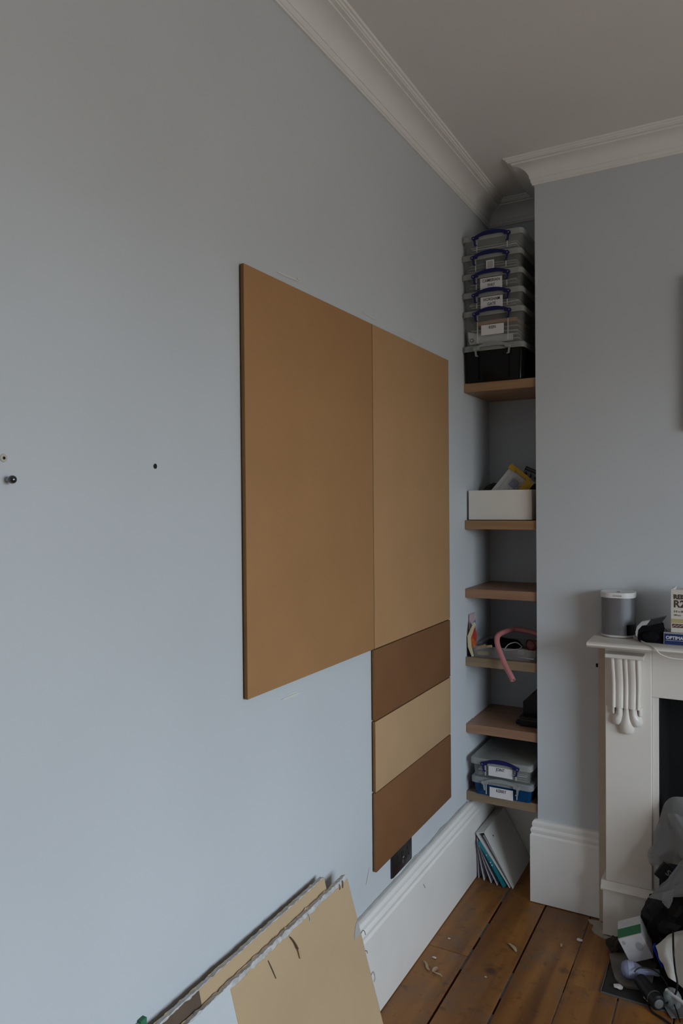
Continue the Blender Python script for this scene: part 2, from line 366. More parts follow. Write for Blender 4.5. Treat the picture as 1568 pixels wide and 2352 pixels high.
struct(obj('baseboard_alcove', run(2, sk, 0), white_paint, smooth=True, angle=25))
struct(obj('baseboard_chimney', run(3, sk, 0, e=(FX0 - 0.001, YC)), white_paint, smooth=True, angle=25))
struct(obj('baseboard_hearthside', run(3, sk, 0, s=(FX1 + 0.001, YC)), white_paint, smooth=True, angle=25))
for nm, i in (('baseboard_recess', 4), ('baseboard_rear', 5), ('baseboard_right', 6), ('baseboard_front', 7)):
    struct(obj(nm, run(i, sk, 0), white_paint, smooth=True, angle=25))
# caulk smear along the top of the skirting, filler scuffs and screw holes on the long wall
grey_caulk = mat('dirty_caulk', (0.33, 0.33, 0.32), 0.9, var=0.15, var_scale=20)
filler = mat('white_filler', (0.66, 0.66, 0.62), 0.9)
def smear(pts, w, material=filler, name='filler_mark'):
    def fn(u, v):
        p0, p1 = pts; y = p0[0] + (p1[0] - p0[0]) * u; z = p0[1] + (p1[1] - p0[1]) * u
        k = w * (0.35 + 0.65 * math.sin(math.pi * min(1, max(0, u))) ** 0.5) * (1 + 0.5 * noise.noise(Vector((u * 9, y * 7, z * 5))))
        return (0.0014, y, z + (v - 0.5) * k)
    return obj(name, sheet(fn, 14, 2, 0.0004), material, wall_left)
smear([(1.492, 2.121), (1.603, 2.124)], 0.0045); smear([(1.585, 2.131), (1.600, 2.127)], 0.006); smear([(1.95, 2.125), (2.039, 2.122)], 0.004)
smear([(2.301, 2.119), (2.396, 2.122)], 0.004); smear([(1.494, 1.070), (1.581, 1.068)], 0.006); smear([(1.52, 1.077), (1.57, 1.074)], 0.003)
obj('filler_mark', sheet(lambda u, v: (0.0014, 1.945 + 0.022 * u + 0.006 * (v - .5), 0.405 + 0.04 * u), 6, 1, 0.0004), filler, wall_left)
def caulk(u, v):
    y = 1.2 + 1.66 * u; k = 0.012 + 0.007 * noise.noise(Vector((y * 8, 3, 1))) + 0.004 * noise.noise(Vector((y * 30, 3, 1)))
    return (0.0016, y, 0.318 + v * k)
obj('caulk_line', sheet(caulk, 70, 1, 0.0006), grey_caulk, wall_left)
obj('screw_hole', lathe((0.0004, 1.0646, 1.6279), [(0.0045, 0), (0.0052, 0.0006)], 9, (1, 0.1, 0)), shadow_mark_black, wall_left)
obj('screw_hole', lathe((0.0004, 0.5182, 0), [(0.001, 0), (0.001, 0.0006)], 6, (1, 0, 0)), shadow_mark_black, wall_left)
obj('screw_hole', box(0.512, 0.5245, YC - 0.0008, YC, 0.934, 0.948), shadow_mark_black, wall_ch)

# slate hearth let into the floor
hearth = struct(obj('hearth', box(HX0, HX1, HY, YC, -0.0215, 0.002, 0.002, 1), slate))
obj('hearth_border', box(HX0 - 0.0025, HX0 - 0.0005, HY - 0.002, YC, -0.0215, 0.004), mat('grey_edging', (0.10, 0.10, 0.10), 0.7), hearth)
obj('hearth_border', box(HX0 - 0.0025, HX1, HY - 0.0022, HY - 0.0005, -0.0215, 0.004), mat('grey_edging', (0.10, 0.10, 0.10), 0.7), hearth)
mortar = mat('mortar', (0.36, 0.31, 0.26), 0.95, var=0.15, var_scale=25, bump=0.4, bump_scale=90)
rim = [(0.488, 2.795), (0.53, 2.802), (0.552, 2.78), (0.553, 2.72), (0.60, 2.715), (0.598, 2.700), (0.56, 2.697), (0.527, 2.712), (0.512, 2.735), (0.514, 2.765), (0.497, 2.775)]
obj('mortar_patch', prism(rim, 0.0, 0.003, 'z'), mortar, floor)

# ------------------------------------------------------------------ boards fixed to the wall
def board(y0, y1, z0, z1, material, label):
    t = thing('fibreboard_panel', label, 'board', (0.0, (y0 + y1) / 2, z0), 'brown fibre boards fixed to the long wall')
    bm = box(0.003, 0.0145, y0 + .001, y1 - .001, z0 + .001, z1 - .001, 0.0026, 2); bm.normal_update()
    for f in bm.faces: f.material_index = 0 if f.normal.x > 0.5 else 1      # sawn edges show the browner core
    obj('panel', bm, [material, mdf_edge], t, True, 40)
    obj('shadow_gap_fill', box(0.0002, 0.003, y0 + .004, y1 - .004, z0 + .004, z1 - .004), shadow_mark_black, t)  # black fill stands in for the shadow gap behind the panel
board(1.3375, 1.986, 1.108, 2.098, mdf_a, 'tall tan fibreboard panel on the wall, the left of the two large ones')
board(1.986, 2.6387, 1.108, 2.098, mdf_b, 'tall tan fibreboard panel on the wall, the one nearer the alcove shelves')
board(1.986, 2.6387, 0.888, 1.1072, mdf_dark, 'dark brown board strip directly under the tall tan panel')
board(1.986, 2.6387, 0.668, 0.8873, mdf_pale, 'pale beige board strip between two dark brown strips')
board(1.986, 2.6387, 0.423, 0.6673, mdf_dark, 'lowest dark brown board strip, just above the black socket')

# ------------------------------------------------------------------ fireplace
fp = thing('fireplace', 'cream painted wooden fireplace surround with carved corbels and mantel shelf', 'fireplace', ((FX0 + FX1) / 2, 2.78, 0))
tan = mat('shaded_tan_board', (0.52, 0.44, 0.34), 0.6, var=0.08, var_scale=10)  # tan colour carries the shade lying on the backing board
iron = mat('black_iron', (0.006, 0.007, 0.007), 0.6)
XM = (FX0 + FX1) / 2
def mir(bm, side):
    if side > 0:
        for v in bm.verts: v.co.x = 2 * XM - v.co.x
    return bm
PY = 2.728
for s in (-1, 1):
    obj('backing_board', mir(box(FX0, 0.60, 2.805, YC - 0.0005, 0.0, 1.03), s), tan, fp)
    obj('pilaster', mir(box(0.5628, 0.7165, PY, 2.805, 0.196, 1.046, 0.002, 1), s), fire_paint, fp)
    plb = obj('plinth_block', mir(box(0.553, 0.726, 2.7205, 2.838, 0.003, 0.168, 0.0015, 1), s), fire_paint, fp)
    obj('ledge', mir(prism([(2.842, 0.166), (2.714, 0.166), (2.712, 0.172), (2.716, 0.178), (2.722, 0.183), (2.727, 0.196), (2.842, 0.196)], 0.547, 0.733, 'x'), s), fire_paint, plb)
    obj('opening_slip', mir(box(0.7167, 0.738, PY + 0.012, 2.82, 0.196, OZ, 0.0015, 1), s), fire_paint, fp)
    # corbel: five wavy flutes, then a shell of lobes
    cx, hw, zt, zb = 0.635, 0.0485, 1.0085, 0.829
    ridges = [(-1.0, .13), (-0.62, .3), (0.0, .22), (0.55, .3), (1.0, .13)]
    def flute(u):                                      # u -1..1 across the width
        centre = [(-0.85, .16), (-0.40, .275), (0.04, .165), (0.48, .27), (0.88, .13)]
        return max([0.0095 * max(0, 1 - abs((u - c0) / w0) ** 2.4) ** 0.62 for c0, w0 in centre])
    def prof(v):                                       # depth from the pilaster face, v 0 top .. 1 bottom
        return 0.030 - 0.012 * v + 0.010 * math.cos(v * math.pi * 1.7) * (1 - 0.4 * v)
    def fsurf(u, v):
        uu = 2 * u - 1; k = 1.0 - 0.03 * v
        return Vector((cx + hw * k * uu, PY - prof(v) - flute(uu), zt + (zb - zt) * v))
    bm = bmesh.new(); nu, nv = 60, 24
    G = [[bm.verts.new(fsurf(i / nu, j / nv)) for j in range(nv + 1)] for i in range(nu + 1)]
    for i in range(nu):
        for j in range(nv): bm.faces.new((G[i][j], G[i + 1][j], G[i + 1][j + 1], G[i][j + 1]))
    for side_i in (0, nu):
        Bk = [bm.verts.new((G[side_i][j].co.x, PY + 0.001, G[side_i][j].co.z)) for j in range(nv + 1)]
        for j in range(nv): bm.faces.new((G[side_i][j], G[side_i][j + 1], Bk[j + 1], Bk[j]))
        if side_i == 0: B0 = Bk
    for j_, in ((nv,), (0,)):
        bm.faces.new([G[i][j_] for i in range(nu + 1)] + [Bk[j_], B0[j_]])
    corb = obj('corbel', mir(bm, s), fire_paint, fp, True, 50)
    obj('corbel_cap', mir(box(0.5715, 0.6985, PY - 0.062, PY + 0.001, 1.0085, 1.0225, 0.002, 1), s), fire_paint, corb)
    def lobe(pts, rad, dep):
        P = spline(pts, 6); rings = []
        for i, p in enumerate(P):
            t = i / (len(P) - 1); r = rad(t); d = dep(t)
            q = P[min(i + 1, len(P) - 1)] - P[max(i - 1, 0)]; q.normalize(); nx = Vector((q.z, 0, -q.x))
            ring = []
            for k in range(13):
                a = math.pi * k / 12
                pp = p + nx * (r * math.cos(a)); ring.append(Vector((pp.x, PY + 0.001 - d * math.sin(a) - (0.001 if 0 < k < 12 else 0), pp.z)))
            rings.append(ring)
        return loft(rings)
    drop = lambda t: max(0.0015, math.sin(min(1, (1.06 - t)) * math.pi * 0.5) ** 0.6) if t > 0.6 else 1.0
    def tip(t, a=0.62): return 1.0 if t < a else math.sqrt(max(0.004, 1 - ((t - a) / (1 - a)) ** 2))
    obj('shell_drop', mir(lobe([(cx + .002, 0, zb + .004), (cx + .002, 0, .800), (cx + .001, 0, .770), (cx, 0, .731)], lambda t: (0.010 + 0.024 * t ** 1.3) * tip(t), lambda t: 0.030 * tip(t) * (0.75 + 0.25 * t)), s), fire_paint, corb, True, 60)
    obj('shell_lobe', mir(lobe([(cx - .022, 0, zb + .004), (cx - .022, 0, .805), (cx - .028, 0, .788), (cx - .033, 0, .762)], lambda t: (0.011 + 0.0125 * t) * tip(t), lambda t: 0.027 * tip(t)), s), fire_paint, corb, True, 60)
    obj('shell_lobe', mir(lobe([(cx + .024, 0, zb + .004), (cx + .025, 0, .805), (cx + .031, 0, .788), (cx + .038, 0, .762)], lambda t: (0.011 + 0.0135 * t) * tip(t), lambda t: 0.027 * tip(t)), s), fire_paint, corb, True, 60)
    obj('shell_edge', mir(lobe([(cx - .0425, 0, zb + .004), (cx - .0425, 0, .812), (cx - .041, 0, .800)], lambda t: 0.007 * tip(t), lambda t: 0.020 * tip(t)), s), fire_paint, corb, True, 60)
    obj('shell_edge', mir(lobe([(cx + .0445, 0, zb + .004), (cx + .0455, 0, .812), (cx + .045, 0, .800)], lambda t: 0.007 * tip(t), lambda t: 0.020 * tip(t)), s), fire_paint, corb, True, 60)
obj('frieze', box(0.7165, 2 * XM - 0.7165, PY + 0.006, 2.82, OZ, 1.046, 0.0015, 1), fire_paint, fp)
mp_ = [(YC - 0.0005, 1.046), (2.640, 1.046), (2.625, 1.0475), (2.614, 1.052), (2.608, 1.058), (2.609, 1.063), (2.617, 1.067), (2.630, 1.068), (YC - 0.0005, 1.068)]
obj('mantel_shelf', prism(mp_, 0.521, 2 * XM - 0.521, 'x'), fire_paint, fp, True, 30)
bm = multi((0.7385, 0.742, 2.745, 3.12, 0.004, 0.8755), (1.301, 1.3045, 2.745, 3.12, 0.004, 0.8755), (0.7385, 1.3045, 3.12, 3.124, 0.004, 0.8755), (0.742, 1.301, 2.76, 3.12, 0.872, 0.8755))
obj('firebox', bm, iron, fp)

# ------------------------------------------------------------------ alcove shelves
SY0 = 2.850
SH = [2.0376, 1.4809, 1.2019, 0.9227, 0.6491, 0.3723]
for z, m_, lab in zip(SH, (oak, oak, oak_red, oak_grey, oak_red, oak_grey),
        ('thick oak alcove shelf carrying the tall stack of plastic boxes', 'thick oak alcove shelf under the white open carton', 'empty oak alcove shelf below the white carton',
         'greyish oak alcove shelf under the tray of cables and pink tubing', 'oak alcove shelf holding only a black case', 'lowest greyish oak alcove shelf under the two lidded boxes')):
    tag(obj('alcove_shelf', box(0.0006, XC0 - 0.0006, SY0, YB - 0.001, z - 0.036, z, 0.0012, 1), m_), lab, 'shelf', 'oak shelves in the alcove')

# ------------------------------------------------------------------ lidded storage boxes
def lip(x0, x1, y0, y1, z0, z1, t=0.0025, r=0.014, flare=0.0, open_top=True):
    """open tray with rounded corners: outside up, inside down"""
    def ring(x0, x1, y0, y1, z, r):
        out = []
        for cx_, cy_, a0 in ((x1 - r, y1 - r, 0), (x0 + r, y1 - r, 90), (x0 + r, y0 + r, 180), (x1 - r, y0 + r, 270)):
            for k in range(5):
                a = math.radians(a0 + 22.5 * k); out.append((cx_ + r * math.cos(a), cy_ + r * math.sin(a), z))
        return out
    f_ = flare
    if open_top:
        return loft([ring(x0 + f_, x1 - f_, y0 + f_, y1 - f_, z0, r), ring(x0, x1, y0, y1, z1, r), ring(x0 + t, x1 - t, y0 + t, y1 - t, z1, r - t * .5),
                     ring(x0 + f_ + t, x1 - f_ - t, y0 + f_ + t, y1 - f_ - t, z0 + t, r - t * .5)])
    return loft([ring(x0 + t, x1 - t, y0 + t, y1 - t, z1 - t, r - t * .5), ring(x0 + t, x1 - t, y0 + t, y1 - t, z0, r - t * .5), ring(x0, x1, y0, y1, z0, r),
                 ring(x0, x1, y0, y1, z1 - 0.004, r), ring(x0 + 0.004, x1 - 0.004, y0 + 0.004, y1 - 0.004, z1, r)])
def storage_box(x0, zb, h, label, body_m, handle_m, text=None, tw=0.092, th=0.036, tz=0.0, sm=None, tsize=0.0172, lidm=None, bw=0.236):
    yf, yb_ = 2.836, 3.168; x1 = x0 + bw; xc = (x0 + x1) / 2; lz = zb + h - 0.024
    t = thing('storage_box', label, 'storage box', (xc, (yf + yb_) / 2, zb), 'lidded plastic storage boxes in the alcove')
    obj('body', lip(x0, x1, yf, yb_, zb + 0.0005, zb + h - 0.004, 0.0022, 0.014, 0.006), body_m, t, True, 40)
    lid = obj('lid', lip(x0 - 0.007, x1 + 0.007, yf - 0.008, yb_ + 0.007, lz, zb + h, 0.002, 0.018, open_top=False), lidm or clear_lid, t, True, 40)
    for rx in (-0.062, 0.062):
        obj('rib', box(xc + rx - 0.0016, xc + rx + 0.0016, yf - 0.0035, yf + 0.001, zb + 0.008, lz + 0.004), clear_rib if body_m is not smoke_pp else body_m, t)
    # swing-over handle: arched bar between two eyes, legs clipped under the rim
    ez = lz + 0.007; hy0, hy1 = yf - 0.0165, yf - 0.0095; W2 = 0.071
    top = [(xc + W2 * u, ez + 0.006 + 0.017 * (1 - u * u)) for u in [1 - k / 8 for k in range(17)]]
    bot = [(xc - W2, ez - 0.006), (xc - W2 * .72, ez - 0.003), (xc - W2 * .72, ez + 0.0045), (xc - W2 * .35, ez + 0.0075), (xc + W2 * .35, ez + 0.0075), (xc + W2 * .72, ez + 0.0045), (xc + W2 * .72, ez - 0.003), (xc + W2, ez - 0.006)]
    hd = obj('handle', prism(top + bot, hy0, hy1), handle_m, t)
    for s in (-1, 1):
        obj('hinge_eye', lathe((xc + s * W2, hy0 - 0.001, ez), [(0.0025, 0), (0.0075, 0), (0.0075, 0.009), (0.0025, 0.009)], 16, (0, 1, 0), cap=False), handle_m, hd)
        obj('hinge_pin', lathe((xc + s * W2, hy0 - 0.0005, ez), [(0.0026, 0), (0.0026, 0.008)], 10, (0, 1, 0)), clear_rib, hd)
        lx = xc + s * (W2 - 0.002)
        leg = prism([(lx - s * 0.0035, ez - 0.004), (lx + s * 0.003, ez - 0.004), (lx - s * 0.0005, ez - 0.029), (lx - s * 0.0105, ez - 0.030), (lx - s * 0.0105, ez - 0.0265), (lx - s * 0.006, ez - 0.026)], hy0 + 0.001, hy1 + 0.002)
        obj('clip_leg', leg, handle_m, hd)
    if text is not None:
        lb = obj('label', box(xc - tw / 2, xc + tw / 2, yf - 0.0048, yf - 0.0042, zb + h * .42 + tz - th / 2, zb + h * .42 + tz + th / 2), paper, t)
        ls = text.split('\n')
        for k, ln in enumerate(ls):
            zz = zb + h * .42 + tz + th / 2 - 0.0115 - k * 0.0185
            lettering('lettering', ln, tsize, (xc, yf - 0.0051, zz), (1, 0, 0), (0, 0, 1), ink, lb, bold=0.0001, fit={'KEN': .0265, 'HORSHAM': .066, 'GATE': .034, 'CAMBRIAN': .070, 'WAY': .031, 'JOINT': .036, 'KERRY': .041}[ln])
    return t
def sheets(name, label, cat, x0, zb, n, cols, h, seed, group=None):
    """a loose pile lying in a box: each sheet its own layer, slightly turned and bowed"""
    rnd = random.Random(seed); t = thing(name, label, cat, (x0 + 0.118, 3.0, zb), group)
    z = zb
    for k in range(n):
        w_, d_, hh = 0.20 - 0.02 * rnd.random(), 0.29, h / n * 0.8; sk_ = rnd.uniform(-0.005, 0.005); bow = rnd.uniform(-0.3, 0.3) * h / n
        def fn(u, v, z=z, w_=w_, sk_=sk_, bow=bow): return (x0 + 0.118 + (u - .5) * w_ + sk_ * (v - .5) * 2, 2.855 + v * d_ + sk_, z + hh_ + bow * math.sin(u * math.pi * 1.5 + k))
        hh_ = abs(bow)
        obj('sheet', sheet(fn, 8, 3, max(0.0008, hh * .5)), cols[k % len(cols)], t); z += h / n
    return t
grey_p = mat('grey_paper', (0.30, 0.31, 0.32), 0.8); dull_p = mat('dull_paper', (0.42, 0.42, 0.40), 0.8); blue_p = mat('blue_paper', (0.05, 0.09, 0.20), 0.7)
dark_p = mat('dark_card', (0.03, 0.03, 0.028), 0.8); tan_p = mat('orange_tan_envelope', (0.46, 0.22, 0.09), 0.75); white_p = mat('white_plastic_wrap', (0.68, 0.69, 0.68), 0.4)
Z0 = SH[0] + 0.0005
storage_box(0.0095, Z0, 0.1455, 'dark smoked plastic box at the bottom of the tall stack', smoke_pp, grey_handle)
storage_box(0.0085, Z0 + 0.146, 0.139, 'clear box labelled KEN, deepest clear one in the tall stack', clear_pp, blue_handle, 'KEN', 0.092, 0.040, -0.002)
zz = Z0 + 0.2855
storage_box(0.0060, zz, 0.0745, 'shallow clear box labelled HORSHAM GATE in the tall stack', clear_pp, blue_handle, 'HORSHAM\nGATE', 0.090, 0.046, -0.006)
storage_box(0.0045, zz + 0.075, 0.0745, 'shallow clear box labelled CAMBRIAN WAY in the tall stack', clear_pp, blue_handle, 'CAMBRIAN\nWAY', 0.090, 0.046, -0.006)
storage_box(0.0020, zz + 0.15, 0.0745, 'shallow clear box with a small white framed tag, second from the stack top', clear_pp, blue_handle)
storage_box(0.0005 + 0.007, zz + 0.225, 0.0765, 'topmost shallow clear box of the tall stack under the cornice', clear_pp, blue_handle)
# contents of the stack
sheets('paper_pile', 'dark red and grey papers inside the smoked box', 'papers', 0.0095, Z0 + 0.006, 4, [dark_p, mat('dark_red_card', (0.10, 0.02, 0.02), 0.8), dark_p], 0.075, 1)
kz = Z0 + 0.150
sheets('paper_pile', 'blue and grey folders lying inside the KEN box', 'papers', 0.0085, kz + 0.002, 5, [blue_p, dull_p, grey_p, dull_p, grey_p], 0.075, 2)
tag(obj('envelope', sheet(lambda u, v: (0.0085 + 0.055 + 0.155 * u, 2.846 + .25 * v, kz + 0.090 + 0.012 * math.sin(u * 2.4) * 0.3 + 0.0), 8, 3, 0.014), tan_p), 'orange tan envelope lying near the top inside the KEN box', 'envelope')
pk = thing('wrapped_parcel', 'white wrapped parcel with a round black emblem inside the KEN box', 'parcel', (0.12, 2.85, kz))
def crump(u, v):
    x = 0.020 + 0.185 * u; z = kz + 0.004 + (0.034 + 0.006 * math.sin(u * 5)) * v
    if u < 0.22 and v > .5: z += 0.018 * (1 - u / .22) * (v - .5) * 2
    return (x + 0.008 * (1 - v) * (1 - u), 2.8475 - 0.0035 * math.sin(v * math.pi) - 0.002 * noise.noise(Vector((u * 6, v * 4, 2))), z)
obj('wrapping', sheet(crump, 24, 8, 0.003), white_p, pk)
em = obj('emblem', lathe((0.0385, 2.8395, kz + 0.019), [(0.0075, 0), (0.0075, 0.0004)], 20, (0, 1, 0)), black_pl, pk)
obj('emblem_mark', lathe((0.0385, 2.8390, kz + 0.019), [(0.0032, 0), (0.0048, 0), (0.0048, 0.0004), (0.0032, 0.0004)], 18, (0, 1, 0), cap=False), white_p, em)
obj('emblem_mark', prism([(0.036, kz + .018), (0.0385, kz + .0205), (0.041, kz + .018)], 2.8388, 2.8392), white_p, em)
for k, (cols, lab) in enumerate((([grey_p, dull_p, white_p], 'grey papers inside the HORSHAM GATE box'), ([dull_p, dark_p, grey_p], 'creased papers inside the CAMBRIAN WAY box'),
                                 ([grey_p, dull_p, grey_p], 'papers inside the box with the white framed tag'), ([dull_p, grey_p, white_p], 'pale papers inside the topmost box of the stack'))):
    sheets('paper_pile', lab, 'papers', (0.006, 0.0045, 0.002, 0.0075)[k], zz + 0.075 * k + 0.004, 4, cols, 0.040, 5 + k)
ft = thing('framed_tag', 'small white square frame tag on the second box from the top', 'tag', (0.118, 2.834, zz + 0.165))
b_ = zz + 0.15 + 0.006
obj('frame', multi((0.103, 0.107, 2.8305, 2.8318, b_ + .002, b_ + .036), (0.131, 0.135, 2.8305, 2.8318, b_ + .002, b_ + .036), (0.107, 0.131, 2.8305, 2.8318, b_ + .0325, b_ + .036), (0.107, 0.131, 2.8305, 2.8318, b_ + .002, b_ + .0055)), paper, ft)
obj('backing', box(0.107, 0.131, 2.8312, 2.8318, b_ + .0055, b_ + .0325), dull_p, ft)
# two boxes on the lowest shelf
Z6 = SH[5] + 0.0005
storage_box(0.033, Z6, 0.0745, 'blue plastic box labelled KERRY with a clear lid', blue_pp, grey_handle, 'KERRY', 0.095, 0.040, -0.010)
storage_box(0.030, Z6 + 0.075, 0.0745, 'clear box labelled JOINT standing on the blue KERRY box', clear_pp, blue_handle, 'JOINT', 0.097, 0.040, 0.000)
sheets('paper_pile', 'pale papers inside the JOINT box', 'papers', 0.030, Z6 + 0.079, 4, [dull_p, grey_p, white_p], 0.035, 11)

# ------------------------------------------------------------------ white carton and what it holds
z2 = SH[1] + 0.0005
cz = z2 + 0.002
cart = thing('open_carton', 'white open cardboard carton on the second shelf from the top', 'carton', (0.137, 3.0, z2))
wc = mat('white_card', (0.72, 0.69, 0.63), 0.7, var=0.05, var_scale=9)
CX0, CX1, CY0, CY1, CH = 0.0095, 0.2680, 2.872, 3.14, 0.1195
wall_ = 0.003
obj('front_wall', box(CX0, CX1, CY0, CY0 + wall_, cz, cz + CH, 0.0008, 1), wc, cart)
obj('back_wall', box(CX0, CX1, CY1 - wall_, CY1, cz, cz + CH, 0.0008, 1), wc, cart)
for x in (CX0, CX1 - wall_): obj('side_wall', box(x, x + wall_, CY0 + wall_, CY1 - wall_, cz, cz + CH, 0.0008, 1), wc, cart)
obj('base', box(CX0 + wall_, CX1 - wall_, CY0 + wall_, CY1 - wall_, cz, cz + 0.003), wc, cart)
pat = mat('black_white_fabric', (0.012, 0.012, 0.014), 0.9, col2=(0.012, 0.012, 0.014), speck=1.0, speck_scale=38, speck_col=(0.5, 0.51, 0.51))
tag(obj('patterned_cloth', lump((0.068, 3.03, z2 + 0.112), (0.048, 0.050, 0.042), 3, 0.18, 2.0, 4), pat, smooth=True), 'bundled black cloth with a pale pattern in the white carton', 'cloth')
ml = thing('mailer_bag', 'white padded mailer with yellow corners sticking out of the white carton', 'mailer', (0.155, 2.95, z2 + 0.02))
yel = mat('yellow_plastic', (0.60, 0.36, 0.02), 0.4); mw = mat('mailer_white', (0.64, 0.63, 0.60), 0.35, bump=0.15, bump_scale=50)
mlt = mat('mailer_print', (0.22, 0.21, 0.30), 0.6)
# flat packet turned about 41 degrees in the shelf plane, corner up
ca, sa = math.cos(math.radians(49)), math.sin(math.radians(49))
def mp2(a, b, d):  # a along the long rising edge, b down the yellow end, d depth
    return Vector((0.166, 2.957, z2 + 0.228)) + Vector((-ca, 0, -sa)) * a + Vector((sa * 1.02, 0, -ca)) * b + Vector((0, d, 0))
def packet(a0, a1, b0, b1, d, th, puff):
    def fn(u, v):
        e = math.sin(math.pi * u) * math.sin(math.pi * v)
        return mp2(a0 + (a1 - a0) * u, b0 + (b1 - b0) * v, d - puff * e ** .6 + 0.0015 * noise.noise(Vector((u * 7, v * 7, d * 9))))
    return sheet(fn, 16, 16, th)
obj('wrapping', packet(0.0, 0.20, 0.0, 0.118, 0.012, 0.010, 0.014), mw, ml, True, 60)
obj('yellow_end', packet(-0.002, 0.020, -0.003, 0.030, -0.001, 0.003, 0.002), yel, ml)
obj('yellow_end', packet(-0.004, 0.012, 0.028, 0.10, -0.001, 0.003, 0.002), yel, ml)
obj('yellow_end', packet(0.004, 0.085, 0.088, 0.122, -0.005, 0.003, 0.006), yel, ml)
obj('clear_window', packet(0.018, 0.16, 0.024, 0.09, -0.006, 0.001, 0.006), plastic('clear_film', (0.75, 0.76, 0.76), 0.3, 0.1), ml)
pp_ = obj('printed_patch', packet(0.036, 0.068, 0.046, 0.076, -0.0165, 0.0005, 0.0005), mlt, ml)
cdm = thing('card_pack', 'black and grey card pack with printed icons behind the mailer', 'card pack', (0.25, 3.03, z2 + 0.1))
ang = math.radians(-24); m4 = Matrix.Translation((0.2075, 3.02, z2 + 0.222)) @ Matrix.Rotation(-ang, 4, 'Y')
def cardp(x0, x1, z0, z1, y0, y1, mt, par, nm):
    return obj(nm, xf(box(x0, x1, y0, y1, z0, z1), m4), mt, par)
cbk = cardp(0, 0.085, -0.10, 0.0, 0.0, 0.014, mat('black_card', (0.02, 0.02, 0.025), 0.5), cdm, 'pack')
gp = cardp(0.001, 0.085, -0.052, -0.016, -0.001, -0.0002, mat('grey_print', (0.22, 0.22, 0.23), 0.6), cdm, 'printed_band')
cardp(0.0, 0.085, -0.008, -0.0055, -0.001, -0.0002, mat('grey_print', (0.22, 0.22, 0.23), 0.6), cdm, 'printed_line')
for k, ch in enumerate('034'):
    p = m4 @ Vector((0.012 + 0.022 * k, -0.0018, -0.032)); q = (m4.to_3x3() @ Vector((1, 0, 0))); r_ = (m4.to_3x3() @ Vector((0, 0, 1)))
    lettering('printed_icon', ch, 0.022, p, q, r_, ink, gp, bold=0.0012)

# ------------------------------------------------------------------ tray shelf
z4 = SH[3] + 0.0005
tray_m = plastic('clear_tray', (0.55, 0.55, 0.55), 0.72, 0.1)
tag(obj('plastic_tray', lip(0.024, 0.285, 2.866, 3.10, z4, z4 + 0.046, 0.002, 0.006, 0.004), tray_m, smooth=True, angle=40), 'low clear plastic tray of odds and ends on the fourth shelf', 'tray')
pinkm = mat('pink_foam_tube', (0.52, 0.20, 0.20), 0.5, var=0.05, var_scale=20)
pts = spline([(0.2705, 2.955, 1.020), (0.215, 2.985, 1.024), (0.165, 2.985, 1.026), (0.138, 2.93, 1.023), (0.1285, 2.873, 1.014), (0.135, 2.845, 0.988), (0.152, 2.830, 0.955), (0.180, 2.806, 0.910), (0.203, 2.785, 0.885), (0.218, 2.772, 0.867)], 7)
tag(obj('foam_tube', tube(pts, 0.0107, 14, hollow=0.55), pinkm, smooth=True, angle=50), 'bent pink foam tube drooping over the front of the fourth shelf', 'tube')
cork = mat('cork_rolls', (0.48, 0.33, 0.16), 0.8, var=0.15, var_scale=40)
tag(obj('wooden_dowel', lathe((0.034, 2.885, z4 + 0.030), [(0.006, 0), (0.0075, 0.002), (0.0075, 0.040), (0.006, 0.042)], 12, (0.9, 0.3, 0.32)), cork, smooth=True, angle=40), 'light wooden dowel lying high in the clear tray', 'dowel', 'wooden pieces in the tray')
tag(obj('wooden_dowel', lathe((0.040, 2.880, z4 + 0.013), [(0.007, 0), (0.0085, 0.002), (0.0085, 0.044), (0.007, 0.046)], 12, (1, 0.12, 0.02)), cork, smooth=True, angle=40), 'light wooden dowel lying flat at the front of the clear tray', 'dowel', 'wooden pieces in the tray')
tag(obj('wooden_dowel', lathe((0.062, 2.905, z4 + 0.036), [(0.005, 0), (0.006, 0.002), (0.006, 0.030), (0.005, 0.032)], 10, (0.95, 0.3, 0.1)), cork, smooth=True, angle=40), 'short thin wooden dowel behind the other two in the tray', 'dowel', 'wooden pieces in the tray')
wcable = mat('white_cable', (0.42, 0.42, 0.41), 0.4); rc = lambda *p: spline(p, 8)
tag(obj('white_cable', tube(rc((0.150, 2.88, z4 + .034), (0.165, 2.90, z4 + .056), (0.19, 2.92, z4 + .062), (0.215, 2.91, z4 + .048), (0.20, 2.88, z4 + .042), (0.155, 2.872, z4 + .036)), 0.0018, 8), wcable, smooth=True), 'white cable looping up out of the clear tray', 'cable')
pg = thing('plug_adapter', 'small grey plug adapter on the cables in the tray', 'plug', (0.218, 2.88, z4 + .02))
obj('housing', box(0.207, 0.232, 2.873, 2.893, z4 + .022, z4 + .046, .004), mat('grey_plug', (0.25, 0.25, 0.25), 0.4), pg, True, 40)
obj('pin', box(0.210, 0.213, 2.868, 2.873, z4 + .030, z4 + .036), chrome, pg); obj('pin', box(0.224, 0.227, 2.868, 2.873, z4 + .030, z4 + .036), chrome, pg)
tag(obj('black_cable', tube(rc((0.285, 2.873, z4 + .050), (0.268, 2.88, z4 + .078), (0.246, 2.89, z4 + .082), (0.238, 2.89, z4 + .058), (0.256, 2.88, z4 + .040), (0.27, 2.875, z4 + .046), (0.28, 2.90, z4 + .03)), 0.0022, 8), black_pl, smooth=True), 'black cable coiled at the right end of the clear tray', 'cable')
tag(obj('dark_pouch', lump((0.115, 3.0, z4 + 0.034), (0.072, 0.06, 0.028), 3, 0.22, 2.5, 9, flat_z=z4 + .003), black_matt, smooth=True), 'dark crumpled pouch at the back of the clear tray', 'pouch')
